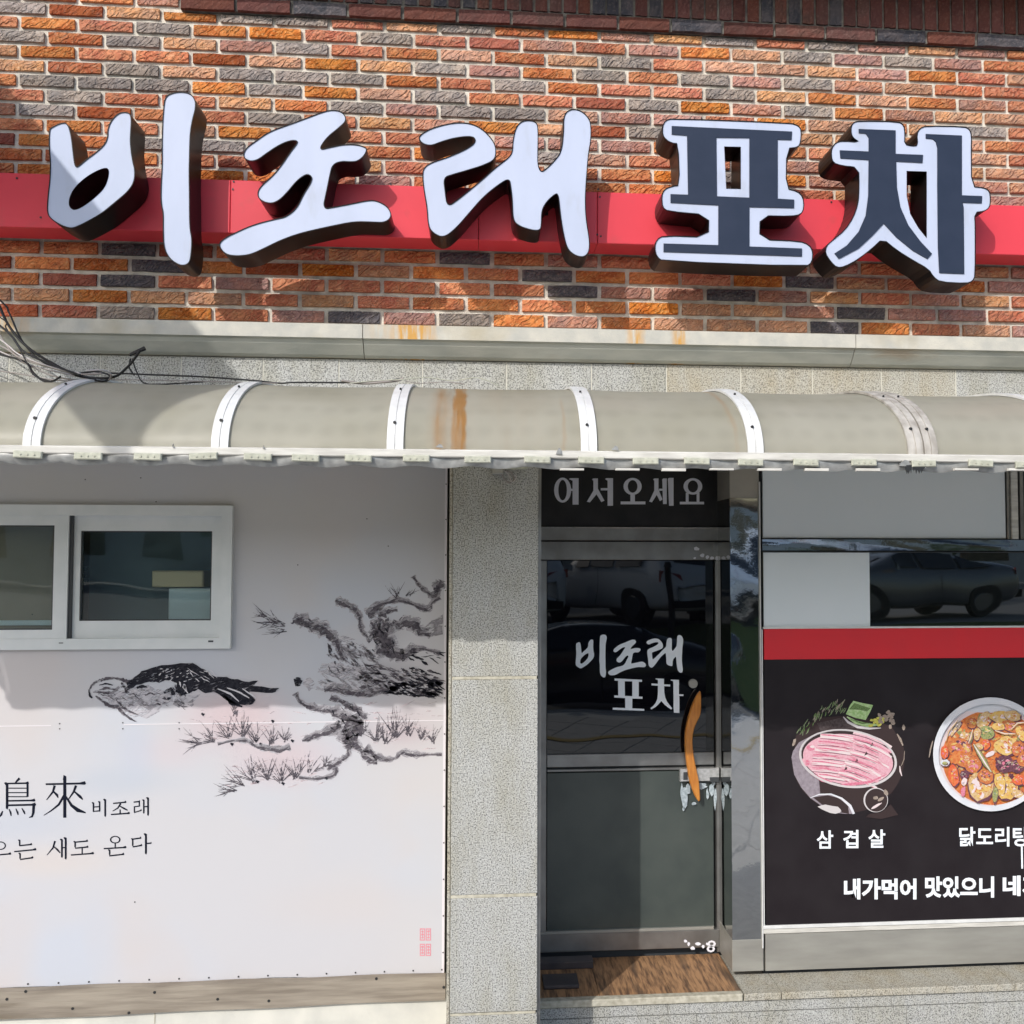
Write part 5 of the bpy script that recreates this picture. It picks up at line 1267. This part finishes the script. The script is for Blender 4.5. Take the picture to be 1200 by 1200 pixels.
rows = []
for i in range(7): # left column of slices
    y = 415+i*62; xl = 330-i*24 if i < 5 else 190+(i-4)*60
    xr = 640-i*6
    w = 46
    F.strip([(xl, y, w*.7), (xl+(xr-xl)*.3, y+6, w), (xl+(xr-xl)*.7, y+20+i*2, w), (xr, y+38, w*.8)], 'pork' if i % 2 else 'fat')
    F.strip([(xl+6, y-8, 10), (xl+(xr-xl)*.3, y-2, 16), (xl+(xr-xl)*.7, y+12+i*2, 9), (xr, y+32, 4)], 'lean')
    F.strip([(xl, y+20, 5), (xl+(xr-xl)*.4, y+26, 10), (xr, y+58, 7)], 'fat')
    F.strip([(xl, y+28, 4), (xl+(xr-xl)*.5, y+40, 8), (xr, y+66, 3)], 'purp')
for i in range(9): # right column, stepping down to the left
    x0_, y0_ = 640+(200 if i < 3 else 0)-(i-3)*28*(i >= 3), 385+i*48
    if i < 3: x0_ = 640
    x1_, y1_ = min(1010, x0_+360), y0_+150
    F.strip([(x0_, y0_, 34), (x0_+130, y0_+32, 40), (x0_+250, y0_+80, 38), (x1_, y1_-10, 20)] , 'pork' if i % 2 else 'fat')
    F.strip([(x0_, y0_+8, 8), (x0_+130, y0_+42, 14), (x0_+250, y0_+90, 10), (x1_-12, y1_-5, 4)], 'lean' if i % 3 else 'pork')
    F.strip([(x0_+10, y0_+20, 4), (x0_+130, y0_+54, 8), (x0_+240, y0_+100, 3)], 'purp')
F.blob(205, 665, 50, 45, 'pork'); F.blob(210, 670, 22, 25, 'lean'); F.blob(240, 530, 40, 30, 'lean'); F.blob(255, 520, 22, 14, 'fat')
for p in ((815, 500), (760, 585), (672, 650), (570, 725)): F.poly([(p[0]-18, p[1]+20), (p[0]+2, p[1]-22), (p[0]+14, p[1]+5)], 'dark')
F.strip([(240, 770, 18), (350, 830, 38), (440, 860, 24)], 'lean'); F.strip([(500, 880, 10), (650, 870, 30), (800, 850, 22), (950, 780, 6)], 'lean')
for c in range(90):
    a, r_ = rk.uniform(0, 6.28), math.sqrt(rk.random())*.9
    x, y = 590+r_*410*math.cos(a), 650+r_*220*math.sin(a); sl_ = .12+(.35 if x > 560 else 0)
    l = rk.uniform(18, 60); F.strip([(x-l, y-l*sl_, 1), (x, y+rk.uniform(-3, 3), rk.uniform(3, 9)), (x+l, y+l*sl_, 1)], rk.choice(['lean', 'fat', 'lean', 'pork', 'lean', 'lean']))
# outer plate rim on top, then the bowls
F.poly(ell(590, 632, 462, 272, 60, 8), 'plate', [ell(590, 628, 444, 256, 60, 8)])
F.poly([(235, 1000), (300, 975), (400, 960), (500, 985), (590, 1050), (655, 1150), (560, 1150), (420, 1130)], 'lav'); F.poly([(260, 995), (400, 975), (500, 1000), (590, 1070), (600, 1150), (420, 1120)], 'dark'); F.blob(430, 1105, 110, 36, 'plate', 12); F.strip([(235, 1000, 5), (320, 968, 12), (430, 965, 14), (530, 1005, 18), (610, 1075, 26), (645, 1150, 22)], 'bowl')
F.poly(ell(850, 1020, 115, 115, 40, 0), 'plate', [ell(855, 1022, 104, 108, 40, 0)]); F.poly(ell(855, 1022, 104, 108, 40, 0), 'dark')
F.poly([(790, 1150), (900, 1135), (990, 1060), (1060, 1160), (900, 1200), (760, 1180)], 'dark')
F.blob(850, 1000, 26, 16, 'bean'); F.blob(855, 1075, 60, 12, 'fat', -28); F.blob(900, 1010, 34, 14, 'bean', -30); F.blob(945, 950, 18, 30, 'bean', -30)
F.done('pork_photo')
F = Food(1080, 810, 8, mn, 'round photo of orange braised chicken stew in a white bowl')
C0 = (648, 592)
F.poly(ell(*C0, 538, 532, 64), 'bowl'); F.poly(ell(C0[0], C0[1]+10, 485, 470, 60), 'fat', ()); F.poly(ell(C0[0]+15, C0[1]+30, 470, 445, 60), 'soup')
F.poly(ell(C0[0], C0[1]-440, 300, 50, 30), 'bowl')
def in_bowl(x, y, m_=1.): return ((x-665)/(455*m_))**2+((y-620)/(430*m_))**2 < 1
for c in range(240):
    x, y = rk.uniform(190, 1140), rk.uniform(190, 1050)
    if not in_bowl(x, y, .94): continue
    F.blob(x, y, rk.uniform(14, 40), rk.uniform(8, 24), rk.choice(['chick', 'soup', 'on', 'purp', 'chick', 'pot', 'gr']), rk.uniform(0, 180), .35, 8)
SB = {'chick': ('soup', 'on', 'pot', 'purp', 'lean'), 'pot': ('on', 'chick', 'fat', 'pot'), 'car': ('soup', 'lean', 'pot'), 'on': ('fat', 'pot', 'chick'), 'gr': ('leaf', 'on', 'lemon'), 'purp': ('lean', 'dark', 'bean'), 'bowl': ('fat',), 'bean': ('fat', 'dark')}
for b in ((330, 330, 60, 26, 'bean', -50), (260, 390, 46, 16, 'fat', -60), (300, 380, 50, 14, 'on', -55), (470, 300, 48, 50, 'chick', 0), (590, 270, 60, 84, 'on', 35), (610, 390, 70, 60, 'gr', 20), (520, 400, 34, 60, 'on', 10), (760, 250, 115, 62, 'pot', 10), (850, 230, 80, 50, 'on', 10),
          (840, 330, 95, 50, 'chick', 20), (720, 330, 60, 40, 'pot', 0), (930, 400, 38, 75, 'pot', -25), (1030, 350, 60, 60, 'chick', 0), (215, 570, 38, 62, 'car', 0), (450, 440, 30, 62, 'gr', 15), (400, 430, 50, 50, 'on', 0), (360, 540, 105, 100, 'chick', 20), (420, 650, 110, 66, 'chick', 5), (310, 620, 60, 60, 'soup', 0), (490, 690, 72, 84, 'chick', 30),
          (600, 500, 42, 48, 'car', 0), (540, 520, 40, 30, 'on', 20), (640, 590, 44, 24, 'fat', -30), (800, 510, 112, 88, 'pot', 0), (900, 540, 60, 70, 'chick', 0), (780, 680, 84, 76, 'purp', 10), (890, 700, 66, 60, 'purp', 0), (960, 640, 62, 74, 'chick', 0), (1040, 560, 70, 80, 'car', 0), (1060, 700, 60, 90, 'chick', 0),
          (300, 790, 46, 104, 'car', -8), (220, 670, 44, 32, 'bowl', 0), (218, 674, 26, 15, 'gr', 0), (400, 780, 40, 40, 'purp', 0), (390, 940, 24, 50, 'lean', 10), (400, 850, 26, 40, 'fat', 20),
          (555, 890, 118, 138, 'on', 12), (600, 800, 76, 66, 'chick', 20), (800, 910, 112, 100, 'pot', 28), (735, 860, 50, 100, 'pot', -12), (910, 830, 62, 52, 'car', 0), (1000, 840, 62, 55, 'car', 10), (690, 970, 25, 72, 'gr', 5), (900, 960, 60, 40, 'on', 20)):
    if b[4] in ('fat', 'lean', 'soup'): F.blob(b[0], b[1], b[2], b[3], b[4], b[5], .2, 12)
    else: F.chunk(b[0], b[1], b[2], b[3], b[4], b[5], SB.get(b[4], ('on',)))
for s in ([(490, 500, 14), (540, 580, 40), (600, 680, 40), (655, 760, 12)], [(480, 360, 8), (460, 440, 22), (440, 490, 8)], [(690, 370, 8), (780, 400, 20), (880, 400, 8)], [(230, 470, 5), (250, 380, 14), (340, 270, 8)], [(840, 360, 8), (900, 300, 18), (1000, 290, 8)]):
    F.strip([(x, y, w*1.25) for x, y, w in s], 'purp'); F.strip(s, 'gr' if s[0][0] == 490 else 'on'); F.strip([(x-3, y-3, w*.35) for x, y, w in s], 'fat')
for c in range(150):
    x, y = rk.uniform(230, 1100), rk.uniform(220, 1020)
    if in_bowl(x, y, .90): F.strip([(x-12, y, 1.2), (x, y+rk.uniform(-10, 10), 4.5), (x+13, y+rk.uniform(-8, 8), 1.2)], rk.choice(['purp', 'fat', 'purp', 'pot', 'purp', 'lemon', 'lean']))
F.poly(ell(*C0, 540, 534, 64), 'bowl', [ell(C0[0]+4, C0[1]+6, 492, 478, 64)])
F.strip([(70, 620, 8), (85, 540, 14), (105, 465, 8)], 'bean')
F.done('stew_photo')

# stone sill and riser at the right, and below the step
ss = thing('stone_sill', 'pale granite sill and riser running right under the menu panel', 'sill', (2.4, .2, 0))
MB().box(px1, RX1+.5, .19, DY-.02, -.05, SZ-.014).build('core', M['caulk_tan'], ss)
sx = [1.16, A(1045, 1160, .15)[0]-.5, A(1190, 1150, .15)[0], 3.4, 4.4]
for a, b in zip(sx, sx[1:]):
    MB().bbox(a+.0015, b-.0015, .150, CY+.01, SZ-.030, SZ+.002, .004).build('sill_stone', M['granite_warm'], ss)
sz2 = A(900, 1185, .16)[1]
rx = [px1+.02, A(783, 1180, .16)[0], A(1045, 1180, .16)[0], A(1330, 1180, .16)[0], 4.4]
for a, b in zip(rx, rx[1:]):
    MB().bbox(a+.001, b-.001, .163, .19, sz2+.001, SZ-.032, .001).build('riser_stone', M['granite'], ss)
for a, b in ((px1+.02, .95), (.95, 1.9), (1.9, 2.85), (2.85, 4.4)):
    MB().bbox(a+.001, b-.001, .158, .19, -.02, sz2-.002, .001).build('riser_stone', M['granite'], ss)

# ================================================================ REST OF THE BUILDING (beside and above the frame) AND AN ADDED SHADOW CASTER
bd = thing('upper_building', 'plain upper storey of the same brick building above the frame', 'building', (0, .4, EYE+2.9))
MB().box(WX0-.3, WX1+.3, .21, 5.5, 0, EYE+5.0).box(WX0-.3, WX1+.3, .0, .2, EYE+2.96, EYE+5.0).box(WX0-.3, WX0, -.0, .2, 0, EYE+2.9).box(WX1, WX1+.3, 0, .2, 0, EYE+2.9)
q = MB(); q.box(WX0-.3, WX1+.3, 1.4, 5.5, 0, EYE+5.0); q.box(WX0-.3, WX1+.3, .0, 1.39, EYE+2.96, EYE+5.0)
q.box(WX0-.3, WX0-.001, 0, 1.39, 0, EYE+2.95); q.box(WX1+.001, WX1+.3, 0, 1.39, 0, EYE+2.95)
q.build('wall', M['wall_plain'], bd)
ev = thing('eave_slab', 'projecting concrete eave above the upright bricks shading the top of the wall', 'eave', (1, -.2, EYE+2.5))
EX0 = -1.41
MB().bbox(EX0, WX1, -.32, .0, EYE+2.545, EYE+2.70, .01).build('slab', M['wall_plain'], ev)
bl = thing('shadow_screen', 'unseen screen left of the frame, added to cast the slanting shadow band', 'screen', (-2.42, -1.5, EYE+1.6))  # added caster, shaped to throw the slanting shadow over sign and awning
q = MB()
for (y, zl, zh) in (): pass
pr = [(0, 1.62), (-.7, 1.60), (-3.28, 1.89), (-3.28, 2.46), (0, 2.49)]
q.v = [(-2.45, y, EYE+z) for y, z in pr]+[(-2.42, y, EYE+z) for y, z in pr]; N = len(pr)
q.f = [tuple(range(N)), tuple(range(2*N-1, N-1, -1))]+[(i, (i+1) % N, N+(i+1) % N, N+i) for i in range(N)]; q.m = [0]*(N+2)
q.build('panel', M['wall_plain'], bl)

# ================================================================ STREET BEHIND THE CAMERA (seen in the steel and glass)
def struct(name, mb, mt): return mb.build(name, mt, kind='structure')
M['paving'] = mat('paving_slab', (.52, .50, .47), .8, col2=(.44, .425, .40), ns=9)
M['paving_bed'] = mat('paving_joint', (.60, .58, .54), .9)
M['asphalt'] = mat('asphalt', (.15, .15, .15), .9, col2=(.19, .185, .175), ns=40)
M['gutter'] = mat('gutter_stone', (.30, .30, .30), .8, col2=(.24, .24, .24), ns=20)
M['grass'] = mat('grass_bank', (.07, .10, .03), .9, col2=(.12, .13, .05), ns=12, bump=.02, bs=50)
M['yellow'] = mat('tactile_yellow', (.45, .32, .10), .7)
M['car_white'] = mat('car_white', (.78, .79, .80), .18, coat=.6)
M['car_silver'] = mat('car_silver', (.10, .105, .11), .2, metal=.3, coat=.8)
M['car_black'] = mat('car_black', (.015, .016, .02), .15, coat=.8)
M['car_glass'] = mat('car_glass', (.01, .012, .014), .05, spec=.8)
M['tyre'] = mat('tyre', (.015, .015, .015), .8)
M['lamp_red'] = mat('tail_lamp', (.35, .01, .01), .2, coat=.5)
M['post'] = mat('post_black', (.03, .03, .03), .4)
M['leaf'] = mat('tree_leaf', (.06, .09, .03), .8, col2=(.10, .13, .045), ns=8)
M['bark'] = mat('bark', (.14, .11, .08), .9)
struct('ground', MB().box(-60, 60, -90, .12, -.45, -.30), M['asphalt'])
struct('pavement', MB().box(-12, 14, -8.2, .12, -.30, -.006), M['paving_bed'])
pv = bpy.data.objects.new('paving', None); C.objects.link(pv); pv['kind'] = 'structure'
q0 = None; ca, sa = math.cos(math.radians(24)), math.sin(math.radians(24))
for i in range(-14, 22):
    for j in range(-24, 10):
        cx, cy = 1+i*.52*ca-j*.52*sa, -3.6+i*.52*sa+j*.52*ca
        if not (-1.8 < cx < 6.5 and -7.8 < cy < -.35): continue
        if q0 is None:
            q0 = MB().box(-.252, .252, -.252, .252, -.02, 0.0).build('paving_slab', M['paving'], pv); o = q0
        else: o = q0.copy(); C.objects.link(o); o.parent = pv
        o.location = (cx, cy, random.uniform(-.001, .002)); o.rotation_euler = (0, 0, math.radians(24))
struct('gutter_paving', MB().box(-12, 14, -1.9, .10, .003, .006), M['gutter'])
struct('tactile_strip', MB().box(-12, 14, -6.35, -6.2, .004, .010), M['yellow'])
struct('kerb', MB().box(-12, 14, -8.4, -8.201, -.30, .0), M['wall_plain'])
q = MB(); q.quad((-40, -11.6, -.25), (50, -11.6, -.25), (50, -13.2, .85), (-40, -13.2, .85)); struct('grass_bank', q, M['grass'])
struct('parking_lot', MB().box(-40, 50, -34, -13.2, .3, .85), M['asphalt'])

def car(x, y, z, rot, paint, label, suv=True, group=None):
    t = thing('parked_car', label, 'car', (x, y, z), group='cars parked across the street')
    H = 1.68 if suv else 1.45
    #       x     zb    zshoulder  ztop  wl   wt
    ST = [(-2.28, .45, .80, .80, .70, .55), (-2.18, .30, .98, 1.0, .86, .66), (-2.05, .24, 1.02, 1.08 if suv else 1.06, .90, .70), (-1.55, .22, 1.02, H-.08 if suv else 1.18, .92, .62), (-.9, .22, 1.0, H, .92, .62),
          (.2, .22, .98, H-.02, .92, .62), (.75, .22, .96, H-.22, .92, .66), (1.25, .22, .94, .98, .92, .80), (1.9, .24, .84, .87, .88, .74), (2.2, .34, .68, .70, .76, .62), (2.28, .45, .55, .56, .62, .5)]
    R = Matrix.Rotation(rot, 4, 'Z'); off = Vector((x, y, z))
    def ring(s): 
        X, zb, zs, zt, wl, wt = s
        return [(X, -wl*.86, zb), (X, -wl, zb+.12), (X, -wl, zs*.62), (X, -wl*.97, zs), (X, -wt, zt-.03), (X, -wt*.8, zt), (X, wt*.8, zt), (X, wt, zt-.03), (X, wl*.97, zs), (X, wl, zs*.62), (X, wl, zb+.12), (X, wl*.86, zb)]
    q = MB(); rs = [ring(s) for s in ST]; n = 12
    for r_ in rs: q.v += [tuple(R @ Vector(p)+off) for p in r_]
    for i in range(len(rs)-1):
        for k in range(n): j = (k+1) % n; q.f.append((i*n+k, i*n+j, (i+1)*n+j, (i+1)*n+k)); q.m.append(0)
    q.f += [tuple(range(n)), tuple(range((len(rs)-1)*n, len(rs)*n))[::-1]]; q.m += [0, 0]
    bo = q.build('body', paint, t, smooth=True); sb = bo.modifiers.new('subdivision', 'SUBSURF'); sb.levels = 2; sb.render_levels = 2
    def P(i, k): return Vector(rs[i][k])
    def pane(pts, name, mt='car_glass', shrink=.10, lift=.012):
        c = sum(pts, Vector())/len(pts); nn = (pts[1]-pts[0]).cross(pts[2]-pts[0]).normalized()
        if nn.dot(c-Vector((0, 0, .8))) < 0: nn = -nn
        MB().quad(*[tuple(R @ (c+(p-c)*(1-shrink)+nn*lift)+off) for p in pts]).build(name, M[mt], t)
    for a, b in ((3, 8), (4, 7)): pass
    for ks, kt in ((3, 4), (8, 7)):
        pane([P(3, ks), P(4, ks), P(4, kt), P(3, kt)], 'side_window'); pane([P(4, ks), P(5, ks), P(5, kt), P(4, kt)], 'side_window'); pane([P(5, ks), P(6, ks), P(6, kt), P(5, kt)], 'side_window')
    pane([P(2, 5), P(3, 5), P(3, 6), P(2, 6)], 'rear_window'); pane([P(6, 5), P(7, 5), P(7, 6), P(6, 6)], 'windscreen')
    for sy in (-1, 1):
        for sx_ in (-1.38, 1.38):
            w = MB(); c = R @ Vector((sx_, sy*.84, .34))+off; ax = R @ Vector((0, .11*sy, 0))
            w.tube([tuple(c-ax), tuple(c+ax)], .34, 22); wh = w.build('wheel', M['tyre'], t)
            w = MB(); w.tube([tuple(c+ax*.9), tuple(c+ax*1.12)], [.22, .20], 16); w.build('rim', M['car_silver'], wh)
        c = R @ Vector((-2.2, sy*.66, .88)); a = [R @ Vector(v)+off for v in ((-2.24, sy*.50, .80), (-2.06, sy*.90, .84), (-2.06, sy*.88, 1.0), (-2.22, sy*.56, .96))]
        MB().quad(*[tuple(v) for v in a]).build('tail_light', M['lamp_red'], t)
        a = [R @ Vector(v)+off for v in ((2.27, sy*.48, .56), (2.12, sy*.84, .62), (2.06, sy*.82, .76), (2.24, sy*.52, .68))]
        MB().quad(*[tuple(v) for v in a]).build('headlight', M['chrome'], t)
        a = [R @ Vector(v)+off for v in ((-.3, sy*.93, .34), (-.285, sy*.93, .34), (-.285, sy*.93, .98), (-.3, sy*.93, .98))]
        MB().quad(*[tuple(v) for v in a]).build('door_gap', M['tyre'], t)
        MB().quad(*[tuple(R @ Vector(v)+off) for v in ((.72, sy*.95, .92), (.9, sy*1.08, .94), (.88, sy*1.08, 1.08), (.72, sy*.96, 1.06))]).build('mirror', paint, t)
    MB().quad(*[tuple(R @ Vector(v)+off) for v in ((-2.31, -.26, .62), (-2.31, .26, .62), (-2.30, .26, .76), (-2.30, -.26, .76))]).build('number_plate', M['rib'], t)
    MB().quad(*[tuple(R @ Vector(v)+off) for v in ((-2.30, -.8, .34), (-2.30, .8, .34), (-2.31, .8, .50), (-2.31, -.8, .50))]).build('bumper_trim', M['tyre'], t)
    return t
rad = math.radians
car(3.0, -14.9, .85, rad(-118), M['car_white'], 'white hatchback reflected in the upper part of the glass door', True)
car(5.2, -15.4, .85, rad(-80), M['car_white'], 'white suv reflected in the steel column beside the door', True)
car(8.4, -15.0, .85, rad(165), M['car_silver'], 'dark grey saloon reflected in the dark window pane', False)
car(.5, -15.2, .85, rad(-95), M['car_white'], 'white car at the left edge of the door reflection', True)
car(1.35, -10.0, -.30, rad(172), M['car_black'], 'black saloon in the street reflected low in the door glass', False)
for i, (x, y) in enumerate(((3.35, -12.6), (6.6, -12.6))):
    p_ = thing('street_post', ['slim black post reflected in the middle of the door glass', 'slim black post reflected in the dark window pane'][i], 'post', (x, y, -.1), group='street posts')
    MB().tube([(x, y, -.1), (x, y, 1.9)], .055, 10).build('shaft', M['post'], p_); MB().tube([(x, y, 1.9), (x, y, 1.98)], [.075, .05], 10).build('cap', M['post'], p_)
def tree(x, y, h, label):
    t = thing('street_tree', label, 'tree', (x, y, .85), group='trees beyond the parking lot')
    MB().tube([(x, y, .8), (x+.05, y, .85+h*.3), (x-.05, y+.1, .85+h*.55)], [.16, .12, .05], 8).build('trunk', M['bark'], t)
    r_ = random.Random(int(x*10)); q = MB()
    for _ in range(900):
        a, b, rr = r_.uniform(0, 6.28), r_.uniform(-1, 1), r_.random()**.4*h*.32
        c = Vector((x+rr*math.cos(a)*math.sqrt(1-b*b), y+rr*math.sin(a)*math.sqrt(1-b*b), .85+h*.62+rr*b*1.1))
        u_ = Vector((r_.uniform(-1, 1), r_.uniform(-1, 1), r_.uniform(-1, 1))).normalized()*.13; v_ = u_.orthogonal().normalized()*.09
        q.quad(c-u_, c-v_, c+u_, c+v_)
    q.build('crown', M['leaf'], t)
for i, (x, h, s_) in enumerate(((-7, 6, 'round green tree far left of the lot'), (-1.5, 5.2, 'small green tree behind the cars'), (11, 6.5, 'tall green tree at the right end of the lot'), (15.5, 5.5, 'green tree farthest right behind the lot'))): tree(x, -24-i*.8, h, s_)
hb = thing('house_across', 'long pale apartment block far across the parking lot', 'building', (2, -36, .85))
MB().box(-46, 46, -42, -36, .85, 6.6).build('wall', M['wall_plain'], hb)
for i in range(22*2):
    X = -36+(i%22)*3.3; Z_ = 1.9+(i//22)*2.5
    w_ = MB().box(X, X+1.6, -36.0, -35.97, Z_, Z_+1.6).build('window', M['car_glass'], hb)
MB().box(-46.3, 46.3, -42.2, -35.7, 6.601, 7.0).build('roof', M['wall_plain'], hb)
